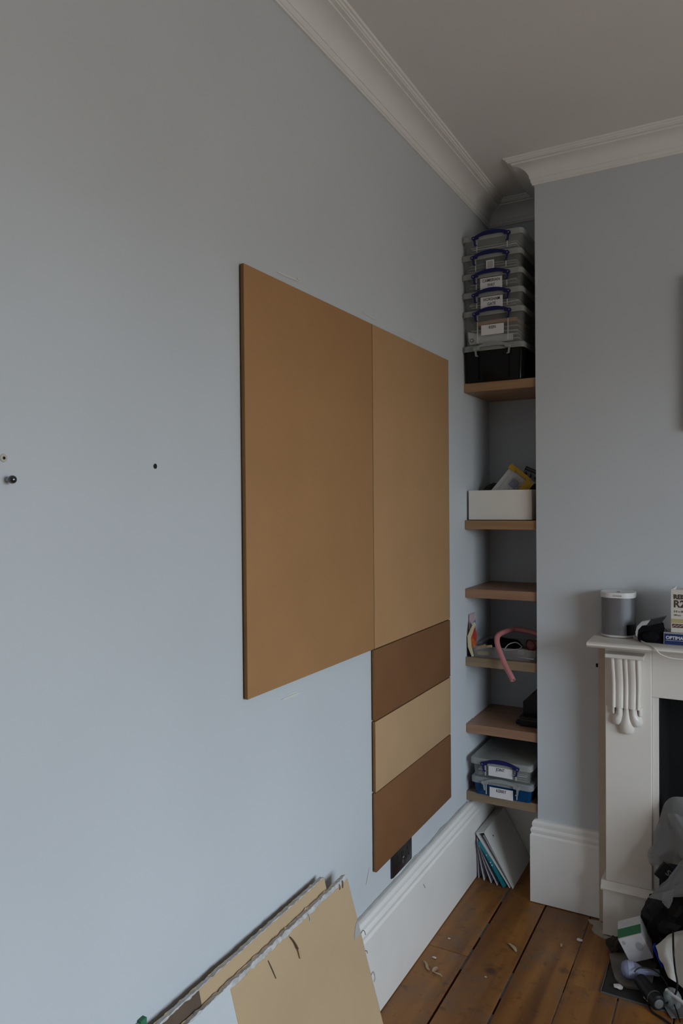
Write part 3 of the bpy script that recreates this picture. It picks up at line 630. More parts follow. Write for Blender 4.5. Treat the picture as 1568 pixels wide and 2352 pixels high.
tag(obj('dark_pouch', lump((0.175, 2.905, z4 + 0.022), (0.07, 0.020, 0.016), 3, 0.25, 3.5, 12, flat_z=z4 + .003), black_matt, smooth=True), 'black fabric bundle at the front of the clear tray', 'pouch')
tag(obj('pink_pack', lump((0.250, 2.945, z4 + 0.044), (0.030, 0.028, 0.030), 3, 0.3, 2.2, 3), mat('dusky_pink_wrap', (0.26, 0.09, 0.085), 0.5), smooth=True), 'dusky pink crumpled packet under the pink tube', 'packet')
tag(obj('silver_strip', xf(box(-0.032, 0.032, -0.004, 0.004, 0, 0.0025), Matrix.Translation((0.242, 2.872, z4 + .012)) @ Matrix.Rotation(0.05, 4, 'Y')), chrome), 'thin silver metal strip at the front right of the tray', 'strip')
tag(obj('clear_wrap', lump((0.225, 2.892, z4 + 0.026), (0.048, 0.016, 0.018), 3, 0.4, 4.0, 21), plastic('crinkled_film', (0.5, 0.5, 0.5), 0.6, 0.12)), 'crinkled clear film packet under the grey plug', 'packet')
# cards leaning on the wall
comic = bpy.data.materials.new('printed_card'); comic.use_nodes = True
n = comic.node_tree.nodes; L = comic.node_tree.links; t_ = n.new('ShaderNodeTexCoord'); v_ = n.new('ShaderNodeTexVoronoi'); v_.inputs['Scale'].default_value = 34
hs = n.new('ShaderNodeValToRGB'); hs.color_ramp.interpolation = 'CONSTANT'
for e_, (p_, c_) in zip([hs.color_ramp.elements[0], hs.color_ramp.elements[1]] + [hs.color_ramp.elements.new(x) for x in (.5, .62, .74, .88)], ((0, (.55, .40, .42)), (.36, (.60, .22, .26)), (.5, (.5, .45, .46)), (.62, (.62, .60, .60)), (.74, (.10, .06, .09)), (.88, (.12, .2, .45)))):
    e_.position = p_; e_.color = (*c_, 1)
sp_ = n.new('ShaderNodeSeparateXYZ'); L.new(t_.outputs['Object'], v_.inputs[0]); L.new(v_.outputs['Color'], sp_.inputs[0]); L.new(sp_.outputs[0], hs.inputs[0]); L.new(hs.outputs[0], n['Principled BSDF'].inputs['Base Color'])
tag(obj('printed_card', prism([(0.003, z4 + .0005), (0.014, z4 + .0005), (0.0065, z4 + .165), (0.004, z4 + .168)], 2.885, 2.955), [comic]), 'tall pink printed card leaning against the wall on the fourth shelf', 'card')
cream = mat('cream_paper', (0.58, 0.52, 0.33), 0.8); orange = mat('orange_print', (0.50, 0.16, 0.02), 0.7, col2=(0.42, 0.06, 0.02), var_scale=40)
lf = thing('folded_leaflet', 'cream folded leaflet with orange and red print in front of the pink card', 'leaflet', (0.02, 2.87, z4))
lp = [(0.004, 1.005), (0.0305, 1.064), (0.036, 1.052), (0.016, 0.998), (0.018, 0.965), (0.027, 0.9235), (0.022, 0.9235), (0.006, 0.962)]
obj('cream_edge', prism(lp, 2.862, 2.878), cream, lf)
obj('printed_page', prism([(0.016, 0.995), (0.031, 1.045), (0.040, 1.005), (0.036, 0.965), (0.022, 0.955), (0.018, 0.965)], 2.872, 2.880), orange, lf)
obj('printed_page', prism([(0.027, 1.005), (0.034, 1.040), (0.041, 1.000), (0.036, 0.985)], 2.870, 2.874), mat('red_print', (0.48, 0.03, 0.03), 0.6), lf)
obj('dark_cover', prism([(0.002, 1.003), (0.004, 1.005), (0.006, 0.962), (0.012, 0.942), (0.018, 0.9235), (0.008, 0.9235), (0.004, 0.955)], 2.862, 2.885), black_matt, lf)

# ------------------------------------------------------------------ black case on shelf five, shiny screw
z5 = SH[4] + 0.0005
bc = thing('black_case', 'black moulded case pushed into the right corner of the fifth shelf', 'case', (0.25, 2.98, z5))
obj('case_body', prism([(0.207, z5 + .012), (0.2915, z5 + .012), (0.2915, z5 + .126), (0.242, z5 + .126), (0.207, z5 + .090)], 2.955, 3.08), black_pl, bc)
obj('case_base', box(0.200, 0.2915, 2.915, 3.08, z5, z5 + .040, .004), black_pl, bc)
obj('case_foot', lathe((0.192, 2.945, z5), [(0.011, 0), (0.0125, 0.004), (0.0125, 0.012), (0.010, 0.016)], 16), black_pl, bc)
obj('trim_line', box(0.206, 0.29, 2.914, 2.9155, z5 + .026, z5 + .0268), mat('grey_edge_line', (0.12, 0.12, 0.12), .5), bc)
tag(obj('screw', lathe((0.008, 2.925, z5), [(0.0025, 0), (0.003, 0.002), (0.0015, 0.0025), (0.0012, 0.006)], 10), mat('polished_screw', (0.9, 0.85, 0.8), 0.15, metal=1.0)), 'tiny shiny screw standing at the wall edge of the fifth shelf', 'screw')

# ------------------------------------------------------------------ binder, folder and papers under the lowest shelf
def slab(p_bot, p_top, th, y0, y1, dy=0.0, bow=0.0, seg=8):
    """leaning sheet: profile in xz from floor point to top point, extruded in y"""
    b0, t0 = Vector((p_bot[0], 0, p_bot[1])), Vector((p_top[0], 0, p_top[1])); d = (t0 - b0).normalized(); nn = Vector((d.z, 0, -d.x))
    A = [b0 + (t0 - b0) * (k / seg) + nn * (bow * math.sin(math.pi * k / seg)) for k in range(seg + 1)]
    ring = [(p.x, p.z) for p in A] + [((p + nn * th).x, (p + nn * th).z) for p in reversed(A)]
    return loft([[(x, y0 + dy * (z / 0.2), z) for x, z in ring], [(x, y1, z) for x, z in ring]])
bw_ = mat('white_binder_vinyl', (0.66, 0.65, 0.63), 0.4); pv = mat('lilac_white_paper', (0.60, 0.59, 0.66), 0.8)
bd = thing('ring_binder', 'white ring binder leaning on its open edge under the lowest shelf', 'binder', (0.11, 3.0, 0))
obj('cover', slab((0.182, 0.001), (0.064, 0.205), 0.003, 2.874, 3.155), bw_, bd)
obj('cover', slab((0.170, 0.001), (0.030, 0.194), 0.003, 2.874, 3.155), bw_, bd)
obj('spine', slab((0.0285, 0.194), (0.066, 0.2065), 0.003, 2.874, 3.155, seg=2), bw_, bd)
obj('paper_block', slab((0.172, 0.004), (0.058, 0.185), 0.006, 2.885, 3.14), pv, bd)
obj('spine_hole', lathe((0.0835, 2.93, 0.172), [(0.003, 0), (0.003, 0.0042)], 12, (0.86, 0, 0.5)), shadow_mark_black, bd)
teal = mat('teal_plastic', (0.01, 0.20, 0.25), 0.2)
tf = thing('plastic_wallet', 'teal plastic document wallet leaning beside the white binder', 'wallet', (0.09, 3.0, 0))
obj('wallet', slab((0.146, 0.001), (0.0405, 0.162), 0.0105, 2.865, 3.13, bow=0.002), teal, tf, True, 50)
for q in (0.30, 0.46, 0.52): obj('press_stud', lathe((0.146 - .1055 * (1 - q) + 0.006, 2.8645, 0.001 + .161 * (1 - q) + .004), [(0.0025, 0), (0.0025, 0.001)], 10, (0, 1, 0)), white_p, tf)
for k, (xb, xt, zt_, yy, lab) in enumerate(((0.1215, 0.0370, 0.164, 2.872, 'loose white paper leaning closest to the teal wallet'), (0.094, 0.0340, 0.169, 2.878, 'loose white paper, second from the teal wallet'),
                                       (0.062, 0.0310, 0.173, 2.884, 'loose folded white paper, third from the teal wallet'), (0.0365, 0.0283, 0.166, 2.892, 'loose white paper standing closest to the skirting board'))):
    tag(obj('paper_sheet', slab((xb - .002, 0.0008), (xt, zt_), 0.0014, yy, 3.12, bow=-0.003 if k < 3 else 0.0), pv), lab, 'paper', 'papers under the lowest shelf')

# ------------------------------------------------------------------ on the mantel shelf
zm = 1.0685
sp = thing('speaker', 'white and grey rounded loudspeaker on the mantel shelf', 'speaker', (0.6015, 2.783, zm))
def rsq(cx_, cy_, w_, d_, r, z, n_=7):
    out = []
    for sx_, sy_, a0 in ((1, 1, 0), (-1, 1, 90), (-1, -1, 180), (1, -1, 270)):
        for k in range(n_):
            a = math.radians(a0 + 90 * k / (n_ - 1)); out.append((cx_ + sx_ * (w_ / 2 - r) + r * math.cos(a), cy_ + sy_ * (d_ / 2 - r) + r * math.sin(a), z))
    return out
SX, SYc = 0.6015, 2.782
spw = mat('speaker_white_plastic', (0.72, 0.72, 0.71), 0.35)
grille = mat('silver_grille', (0.20, 0.205, 0.22), 0.42, metal=0.6, bump=0.3, bump_scale=900)
obj('base', loft([rsq(SX, SYc, .100, .100, .04, zm), rsq(SX, SYc, .112, .112, .045, zm + .003), rsq(SX, SYc, .116, .116, .045, zm + .009), rsq(SX, SYc, .112, .112, .045, zm + .010)]), spw, sp, True, 40)
obj('grille', loft([rsq(SX, SYc, .113, .113, .045, zm + .010), rsq(SX, SYc, .113, .113, .045, zm + .142)]), grille, sp, True, 40)
lid = obj('top_cap', loft([rsq(SX, SYc, .118, .118, .045, zm + .142), rsq(SX, SYc, .119, .119, .045, zm + .158), rsq(SX, SYc, .116, .116, .045, zm + .1605), rsq(SX, SYc, .108, .108, .043, zm + .1605), rsq(SX, SYc, .104, .104, .042, zm + .1595)]), spw, sp, True, 40)
ring_ = rsq(SX, SYc, .1142, .1142, .0455, 0)
arc_ = [Vector(q) for q in ring_[23:28] + ring_[0:2]]
obj('dark_side_strip', loft([[(q.x, q.y, zm + .0105), (q.x, q.y, zm + .048), (q.x - (q.x - SX) * .03, q.y - (q.y - SYc) * .03, zm + .048), (q.x - (q.x - SX) * .03, q.y - (q.y - SYc) * .03, zm + .0105)] for q in arc_]), black_pl, sp)  # black strip low on the right front curve
lettering('lettering', 'SONOS', 0.0075, (SX + 0.004, SYc - .0598, zm + .150), (1, 0, 0), (0, 0, 1), mat('grey_ink', (0.22, 0.22, 0.22), .6), lid, spacing=1.3)
obj('volume_key', lathe((SX + .002, SYc - .012, zm + .1605), [(0.006, 0), (0.006, 0.0006)], 14), mat('grey_ink', (0.22, 0.22, 0.22), .6), lid)
cb = thing('white_cable', 'thin white power cable hanging from the mantel shelf beside the speaker', 'cable', (0.662, 2.74, zm))
obj('plug_end', lathe((0.652, 2.760, zm + .0045), [(0.003, 0), (0.0042, 0.003), (0.0042, 0.010), (0.003, 0.012)], 12, (0.5, -0.85, -0.05)), spw, cb, True, 40)
obj('cord', tube(spline([(0.657, 2.751, zm + .004), (0.675, 2.715, zm + .0035), (0.705, 2.66, zm + .003), (0.728, 2.622, zm + .0015), (0.741, 2.603, zm - .004), (0.757, 2.596, zm - .018), (0.785, 2.594, zm - .0275), (0.82, 2.594, zm - .029), (0.87, 2.594, zm - .0265), (0.95, 2.596, zm - .018), (1.05, 2.606, zm + .003), (1.12, 2.68, zm + .004)], 8), 0.0023, 8), mat('white_cord', (0.78, 0.76, 0.72), 0.4), cb, True)
sg = thing('sunglasses_pouch', 'black open pouch with a pale lining lying beside the speaker', 'pouch', (0.71, 2.72, zm))
LINING = [(0.6699, 1.1025), (0.6757, 1.1226), (0.6897, 1.1387), (0.7176, 1.1466), (0.7064, 1.1293), (0.6911, 1.1252), (0.6784, 1.1092), (0.6755, 1.0848), (0.6713, 1.0905)]
FLAP = [(0.688, 1.1356), (0.7657, 1.1582), (0.7478, 1.1331), (0.7131, 1.117), (0.6992, 1.1236)]
BODY = [(0.6742, 1.1058), (0.6911, 1.1252), (0.7036, 1.1216), (0.7258, 1.1277), (0.7464, 1.1352), (0.7540, 1.1305), (0.7570, 1.1124), (0.7560, 1.0734), (0.752, 1.0690), (0.684, 1.0690), (0.677, 1.075)]
obj('pouch_body', prism(BODY, 2.690, 2.745), black_matt, sg)
obj('flap', prism(FLAP, 2.700, 2.735), mat('dark_grey_vinyl', (0.022, 0.023, 0.024), 0.35), sg)
obj('lining', prism(LINING, 2.687, 2.712), mat('pale_grey_lining', (0.42, 0.43, 0.42), 0.6), sg)
obj('folded_front', lump((0.716, 2.690, zm + 0.0205), (0.030, 0.012, 0.019), 3, 0.22, 2.4, 14, flat_z=zm + 0.001), black_matt, sg, True)
obj('strap_loop', tube(spline([(0.752, 2.70, zm + .046), (0.757, 2.70, zm + .055), (0.765, 2.70, zm + .046), (0.772, 2.70, zm + .036)], 5), 0.0012, 6), black_pl, sg)
bb = thing('screw_box', 'blue screw box lettered OPTIMAXX lying on the mantel shelf', 'box', (0.842, 2.71, zm))
bbx0, bbx1, bby = 0.7595, 0.925, 2.681
obj('carton', box(bbx0, bbx1, bby, bby + .085, zm, zm + .041, .0006, 1), mat('box_grey_card', (0.33, 0.33, 0.33), .6), bb)
fb = obj('blue_front', box(bbx0 + .0025, bbx1 - .0025, bby - .0006, bby - .0001, zm + .001, zm + .037), mat('blue_print', (0.008, 0.018, 0.085), .45, col2=(0.012, 0.035, 0.16), var_scale=18), bb)
lettering('lettering', 'OPTIMAXX', 0.0150, (bbx0 + .0070, bby - .0011, zm + .0235), (1, 0, 0), (0, 0, 1), mat('white_ink', (0.62, 0.63, 0.68), .6), fb, align='LEFT', bold=0.0005, spacing=0.97)
obj('underline', box(bbx0 + .007, bbx1 - .01, bby - .0011, bby - .0007, zm + .0142, zm + .0152), mat('white_ink', (0.62, 0.63, 0.68), .6), fb)
wb = thing('screw_box', 'white screw box lettered REISSER R2 standing on the blue box', 'box', (0.85, 2.72, zm + .0415))
wx0, wx1, wy, wz0, wz1 = 0.7815, 0.915, 2.686, zm + .0415, zm + .186
card = mat('off_white_card', (0.64, 0.61, 0.55), 0.6, var=0.04, var_scale=12); br = mat('maroon_ink', (0.065, 0.040, 0.036), .6)
obj('carton', box(wx0, wx1, wy, wy + .072, wz0, wz1, .001, 1), card, wb)
obj('open_flap', prism([(wx0 + .001, wz1), (wx0 + .012, wz1 + .0065), (wx0 + .014, wz1 + .0055), (wx0 + .014, wz1)], wy + .004, wy + .060), paper, wb)
lettering('lettering', 'REISSER', 0.0205, (wx0 + .0085, wy - .0006, wz1 - .0245), (1, 0, 0), (0, 0, 1), br, wb, align='LEFT', bold=0.0010)
lettering('lettering', 'R2', 0.033, (wx0 + .0085, wy - .0006, wz1 - .049), (1, 0, 0), (0, 0, 1), br, wb, align='LEFT', bold=0.0009)
lettering('lettering', '5.0 x 80', 0.0095, (wx0 + .0095, wy - .0006, wz1 - .0735), (1, 0, 0), (0, 0, 1), br, wb, align='LEFT')
lettering('lettering', '200 pcs', 0.0070, (wx0 + .0095, wy - .0006, wz1 - .0855), (1, 0, 0), (0, 0, 1), br, wb, align='LEFT')
obj('rule', box(wx0 + .011, wx1 - .012, wy - .0006, wy - .0002, wz1 - .0352, wz1 - .0347), br, wb)
obj('yellow_band', box(wx0 + .0012, wx1 - .0012, wy - .0005, wy - .0001, wz1 - .112, wz1 - .0985), mat('yellow_ink', (0.46, 0.39, 0.18), .6), wb)
sc_ = obj('screw_picture', box(wx0 + .004, wx1 - .004, wy - .0005, wy - .0001, wz1 - .128, wz1 - .115), mat('maroon_print', (0.10, 0.045, 0.04), .6), wb)
for k in range(9): obj('screw_thread', xf(box(-.0008, .0008, -.0004, 0, -.0065, .0065), Matrix.Translation((wx0 + .010 + .011 * k, wy - .0005, wz1 - .1215)) @ Matrix.Rotation(1.05, 4, 'Y')), card, sc_)
# framed picture on the chimney breast, beyond the photo's edge; its shadow falls to the left
pf = thing('picture_frame', 'dark framed picture hung on the chimney breast above the mantel', 'picture', (1.05, 2.82, 1.80))
dw = mat('dark_frame_wood', (0.06, 0.04, 0.03), .5)
for a in ((0.832, 0.862, 1.80, 2.34), (1.24, 1.27, 1.80, 2.34)): obj('frame_side', box(a[0], a[1], YC - .034, YC - .001, a[2], a[3], .002), dw, pf)
for a in ((0.862, 1.24, 1.80, 1.83), (0.862, 1.24, 2.31, 2.34)): obj('frame_rail', box(a[0], a[1], YC - .034, YC - .001, a[2], a[3], .002), dw, pf)
obj('picture', box(0.862, 1.24, YC - .014, YC - .003, 1.83, 2.31), mat('plain_print', (0.35, 0.33, 0.3), .6, var=0.2, var_scale=3), pf)

# ------------------------------------------------------------------ on the long wall
so = thing('double_socket', 'black double electrical socket on the wall between boards and skirting', 'socket', (0.004, 2.195, 0.345))
sk_m = mat('black_nickel_plate', (0.014, 0.013, 0.014), 0.3)
obj('plate', box(0.0006, 0.0085, 2.1175, 2.272, 0.3445, 0.4212, 0.0025, 2), sk_m, so, True, 40)
obj('plate_edge', box(0.0004, 0.004, 2.1165, 2.273, 0.3435, 0.4218), mat('violet_black_edge', (0.02, 0.015, 0.04), .4), so)
hole = mat('socket_hole', (0.002, 0.002, 0.002), 1.0); glint = mat('socket_highlight_grey', (0.35, 0.34, 0.33), .35)  # light grey paints the small highlights on the socket
for yc_ in (2.155, 2.232):
    obj('socket_slot', box(0.0084, 0.0089, yc_ - .0022, yc_ + .0022, 0.394, 0.404), hole, so)
    for s in (-1, 1): obj('socket_slot', box(0.0084, 0.0089, yc_ + s * .0115 - .0035, yc_ + s * .0115 + .0035, 0.372, 0.3765), hole, so)
obj('rocker_switch', box(0.0084, 0.0105, 2.188, 2.199, 0.383, 0.402, .001, 1), sk_m, so)
obj('painted_glint', box(0.0106, 0.0109, 2.1905, 2.2005, 0.381, 0.3845), glint, so)
obj('painted_glint', box(0.0086, 0.0091, 2.1945, 2.1965, 0.362, 0.374), glint, so)
kn = thing('metal_knob', 'small round dark metal knob at the left edge of the wall', 'knob', (0.006, 0.7388, 1.5935))
obj('stem', lathe((0.0005, 0.7388, 1.5935), [(0.0035, 0), (0.003, 0.008)], 12, (1, 0, 0)), chrome, kn, True, 40)
obj('ball', lathe((0.0075, 0.7388, 1.5935), [(0.0065 * math.sin(math.pi * k / 10) + .00005, 0.0065 - 0.0065 * math.cos(math.pi * k / 10)) for k in range(11)], 20, (1, 0, 0)), mat('dark_polished_metal', (0.12, 0.125, 0.135), 0.18, metal=1.0), kn, True)
wp = thing('wall_plug', 'white plastic wall plug with a dark hole above the metal knob', 'wall plug', (0.001, 0.734, 1.6269))
obj('collar', lathe((0.0002, 0.734, 1.6269), [(0.0022, 0), (0.0066, 0), (0.0062, 0.0012), (0.0025, 0.0014)], 18, (1, 0, 0), cap=False), mat('cream_plug', (0.50, 0.48, 0.42), .7), wp)
obj('hole', lathe((0.0003, 0.734, 1.6269), [(0.0026, 0), (0.0026, 0.0006)], 8, (1, 0, 0)), shadow_mark_black, wp)

# ------------------------------------------------------------------ broken plasterboard leaning on the wall
def gyp(name, label, xt, zt_, slope, y0, y1, th, jag, seed, parts):
    """board lying on its long edge, leaning: xt/zt top of the front face, slope dx/dz"""
    rnd = random.Random(seed); d = Vector((slope, 0, -1)).normalized(); nn = Vector((1, 0, slope)).normalized()
    top = Vector((xt, 0, zt_)); Lh = (zt_ - 0.004) / -d.z
    t = thing(name, label, 'plasterboard', (xt + slope * zt_, (y0 + y1) / 2, 0.0), 'broken plasterboard pieces leaning on the wall')
    N = 260
    def edge(y, k): return jag * (0.35 * noise.noise(Vector((y * 16, seed, k))) + 0.6 * noise.noise(Vector((y * 55, seed, k + 3))) + 0.45 * noise.noise(Vector((y * 130, seed, k + 6))))
    def endj(s, k): return 0.35 * jag * noise.noise(Vector((s * 20, seed + 5, k)))
    def face(ya, yb_, off, th_, k, extra=0.0, sa=0.0):
        """slab in the board plane between depths off and off-th_ behind the front face"""
        nu = max(4, int(N * (yb_ - ya) / (y1 - y0))); nv = 10
        def P(u, v, o):
            s = sa + (Lh - sa) * v
            y = ya + (yb_ - ya) * u
            if abs(yb_ - y1) < 1e-6: y += endj(s, k) * u
            q = top + d * (s + (1 - v) ** 6 * (edge(y, k) + extra)) + nn * o; return Vector((q.x, y, q.z))
        return loft([[P(i / nu, 0, off), P(i / nu, 0, off - th_), P(i / nu, .5, off - th_), P(i / nu, 1, off - th_), P(i / nu, 1, off)] + [P(i / nu, 1 - j / nv, off) for j in range(1, nv)] for i in range(nu + 1)])
    obj('gypsum_core', face(y0, y1, -0.0006, th - 0.0012, 1), gypsum, t)
    obj('back_paper', face(y0, y1, -th + 0.0006, 0.0006, 2, -0.001), kraft, t)
    for (ya, yb_, m_, ex, nm) in parts: obj(nm, face(ya, yb_, 0.0, 0.0006, 3 + ex * 100, ex), m_, t)
    return t, top, d, nn
fb_, top_, d_, n_ = gyp('plasterboard', 'broken brown-faced plasterboard leaning in front, half its face painted pale blue', 0.052, 0.545, 0.288, 0.30, 1.728, 0.0125, 0.006, 3,
    [(1.213, 1.728, kraft, 0.011, 'paper_face'), (0.30, 1.2125, gyp_paint, 0.001, 'painted_face')])
def strip(name, u0, s0, pts, w_, m_, par):
    P = [top_ + d_ * (s0 + b) + Vector((0, u0 + a, 0)) + n_ * c_ for a, b, c_ in pts]
    return obj(name, tube(spline(P, 5), w_, 6), m_, par)
torn = mat('torn_paper', (0.10, 0.065, 0.04), .9)
strip('torn_strip', 1.435, 0.012, [(0, 0, .001), (.010, .018, .003), (.016, .035, .006), (.020, .062, .004)], lambda t: 0.0012 + .0022 * t, kraft, fb_)
strip('torn_strip', 1.436, 0.016, [(0, 0, .002), (.008, .016, .005), (.012, .034, .008)], 0.0016, torn, fb_)
strip('torn_strip', 1.345, 0.022, [(0, 0, .001), (.005, .02, .002), (.012, .045, .001)], 0.0011, torn, fb_)
strip('torn_strip', 1.525, 0.008, [(0, 0, .001), (.002, .008, .002), (-.001, .015, .001)], 0.0012, gypsum, fb_)
strip('torn_strip', 1.70, 0.004, [(0, 0, .001), (-.004, .008, .003), (-.006, .016, .001)], 0.0012, torn, fb_)
strip('torn_strip', 1.684, 0.006, [(0, 0, .001), (-.004, .007, .003), (-.005, .012, .001)], 0.001, torn, fb_)
strip('frayed_edge', 1.728, 0.155, [(0, 0, 0), (.008, -.004, .002), (.014, .002, .003), (.016, .012, .002)], 0.0009, torn, fb_)
strip('frayed_edge', 1.728, 0.262, [(0, 0, 0), (.010, -.002, .002), (.009, .012, .004), (.002, .02, .002)], 0.0018, gypsum, fb_)
strip('frayed_edge', 1.728, 0.20, [(0, 0, 0), (.004, .003, .002), (.005, .009, .001)], 0.0010, torn, fb_)
pp2 = [(1.7262, .118), (1.7262, .155), (1.690, .152), (1.708, .128)]
obj('paint_patch', loft([[top_ + d_ * b + Vector((0, a, 0)) + n_ * 0.0006 for a, b in pp2], [top_ + d_ * b + Vector((0, a, 0)) + n_ * 0.0012 for a, b in pp2]]), mat('grey_scuff', (0.40, 0.40, 0.39), .8), fb_)
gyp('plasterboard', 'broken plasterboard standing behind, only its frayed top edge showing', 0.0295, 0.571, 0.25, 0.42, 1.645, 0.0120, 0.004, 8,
    [(1.142, 1.645, kraft, 0.002, 'paper_face'), (0.42, 1.1415, dark_kraft, 0.004, 'dark_face')])  # left stretch of the face is a darker brown
gb = thing('plank_offcut', 'offcut with a green end poking up at the bottom left corner', 'offcut', (0.03, 0.98, 0.0))
gx = mat('green_end_print', (0.03, 0.17, 0.08), .6, var=0.4, var_scale=90)
mo = Matrix.Translation((0.0055, 1.012, 0.586))
obj('board', xf(box(-0.0045, 0.0045, -0.13, 0.0, -0.2650, -0.004, .001, 1), mo), mat('grey_offcut', (0.28, 0.27, 0.27), .8, var=.2, var_scale=30), gb)
obj('green_tip', xf(box(-0.0052, 0.0052, -0.012, 0.004, -0.016, 0.0, .001, 1), mo), gx, gb)

# ------------------------------------------------------------------ clutter on the hearth
hz = 0.0025
Mx = Matrix(((0.8933, -0.1512, -0.4232), (0.0905, 0.9829, -0.1601), (0.4402, 0.1047, 0.8918))).to_4x4(); Mx.translation = Vector((0.667, 2.5511, 0.026))
ct = thing('small_carton', 'small white carton with a green band tilted against the black bag', 'carton', (0.68, 2.59, 0.026))
wcd = mat('white_glossy_card', (0.62, 0.61, 0.62), .5, var=.08, var_scale=25)
obj('carton', xf(box(0, .079, 0, .0947, 0, .0861, .0008, 1), Mx), wcd, ct)
obj('green_band', xf(box(-.0003, .0793, .0050, .0500, .0862, .0866), Mx), mat('green_ink', (0.015, 0.16, 0.06), .5), ct)
obj('grey_smudge', xf(loft([[(.054 + .012 * math.cos(a), -.0004, .047 + .016 * math.sin(a)) for a in [k * .628 for k in range(10)]], [(.054 + .012 * math.cos(a), -.0001, .047 + .016 * math.sin(a)) for a in [k * .628 for k in range(10)]]]), Mx), mat('grey_print_soft', (0.40, 0.40, 0.41), .6), ct)
obj('grey_smudge', xf(loft([[(.012 + .006 * math.cos(a), -.0004, .070 + .007 * math.sin(a)) for a in [k * .628 for k in range(10)]], [(.012 + .006 * math.cos(a), -.0001, .070 + .007 * math.sin(a)) for a in [k * .628 for k in range(10)]]]), Mx), mat('grey_print_soft', (0.40, 0.40, 0.41), .6), ct)
tl = [(0.593, 2.602), (0.612, 2.53), (0.630, 2.478), (0.648, 2.456), (0.672, 2.452), (0.735, 2.47), (0.742, 2.62), (0.66, 2.645), (0.625, 2.635)]
tag(obj('flat_tile', prism(tl, hz, hz + .007, 'z'), mat('beige_grey_tile', (0.15, 0.135, 0.115), .6, var=.15, var_scale=15)), 'flat beige-grey tile lying on the slate hearth under the clutter', 'tile')
tag(obj('charred_lump', lump((0.607, 2.645, 0.021), (0.030, 0.032, 0.020), 3, .35, 3.0, 6, flat_z=hz), mat('charred_wood', (0.03, 0.02, 0.014), .9, bump=.6, bump_scale=90)), 'dark charred lump beside the plinth of the fireplace', 'lump')
lil = plastic('lilac_plastic', (0.42, 0.44, 0.62), 0.25, .15, (.85, .88, 1))
bl = thing('plastic_bottle', 'translucent lilac plastic bottle lying on its side below the green-banded carton', 'bottle', (0.69, 2.50, 0.01))
ax = Vector((0.092, 0.030, -0.002)).normalized()
obj('bottle_body', lathe((0.648, 2.487, 0.040), [(0.004, -.001), (0.018, 0.003), (0.0245, 0.012), (0.0255, 0.022), (0.024, 0.038), (0.020, 0.050), (0.012, 0.064), (0.009, 0.092), (0.0085, 0.104)], 18, ax), lil, bl, True, 50)
obj('label_wrap', lathe((0.648, 2.487, 0.040), [(0.0262, 0.018), (0.0256, 0.036)], 18, ax, cap=False), plastic('pale_blue_film', (0.55, 0.60, 0.78), .15, .2), bl, True)
obj('cap', lathe((0.648, 2.487, 0.040), [(0.0095, 0.100), (0.0105, 0.102), (0.0105, 0.114), (0.009, 0.116)], 14, ax), mat('grey_cap', (0.22, 0.23, 0.27), .4), bl, True, 40)
tc_ = thing('black_torch', 'black cylindrical torch lying on the hearth tile', 'torch', (0.74, 2.45, 0.01))
ta = Vector((0.060, -0.088, 0.0)).normalized()
obj('barrel', lathe((0.708, 2.466, 0.0325), [(0.012, 0), (0.021, 0.002), (0.0215, 0.03), (0.0225, 0.034), (0.0225, 0.075), (0.0215, 0.080), (0.0225, 0.084), (0.0225, 0.108), (0.018, 0.112)], 22, ta), black_pl, tc_, True, 40)
obj('ring', lathe((0.708, 2.466, 0.0325), [(0.0228, 0.084), (0.0228, 0.0875)], 22, ta, cap=False), mat('grey_edge_line', (0.12, 0.12, 0.12), .5), tc_)
obj('lens', lathe((0.708, 2.466, 0.0325), [(0.014, 0.1122), (0.006, 0.1135)], 18, ta), mat('torch_lens', (0.12, 0.12, 0.12), .2), tc_)
wt = thing('white_tube', 'white plastic tube lying at an angle in front of the white cloth', 'tube', (0.81, 2.42, 0.02))
obj('pipe', tube([(0.786, 2.432, 0.045), (0.835, 2.396, 0.043), (0.92, 2.335, 0.036)], 0.0065, 12, hollow=.7), mat('white_tube_plastic', (0.55, 0.55, 0.55), .4), wt, True, 50)
obj('clear_cup', lathe((0.803, 2.432, 0.004), [(0.020, 0), (0.024, 0.004), (0.026, 0.030), (0.018, 0.044), (0.008, 0.050)], 16), plastic('clear_dome', (0.6, 0.65, 0.66), .55, .08), wt, True, 50)
tag(obj('black_bag', lump((0.840, 2.660, 0.125), (0.130, 0.056, 0.135), 4, .22, 2.2, 23, ridge=True, flat_z=hz), mat('black_bin_liner', (0.005, 0.005, 0.006), .5, spec=.25)), 'black plastic bag heaped in front of the fire opening', 'bag')
poly = plastic('milky_polythene', (0.42, 0.43, 0.44), .45, .3)
tag(obj('added_sack_blocker', lump((1.105, 2.46, 0.27), (0.145, 0.12, 0.29), 4, .16, 2.0, 41, ridge=True, flat_z=0.001), mat('black_bin_liner', (0.005, 0.005, 0.006), .5, spec=.25)), 'large black sack added out of view to shade the hearth', 'sack')  # unseen blocker, added to darken the hearth and lower pilaster
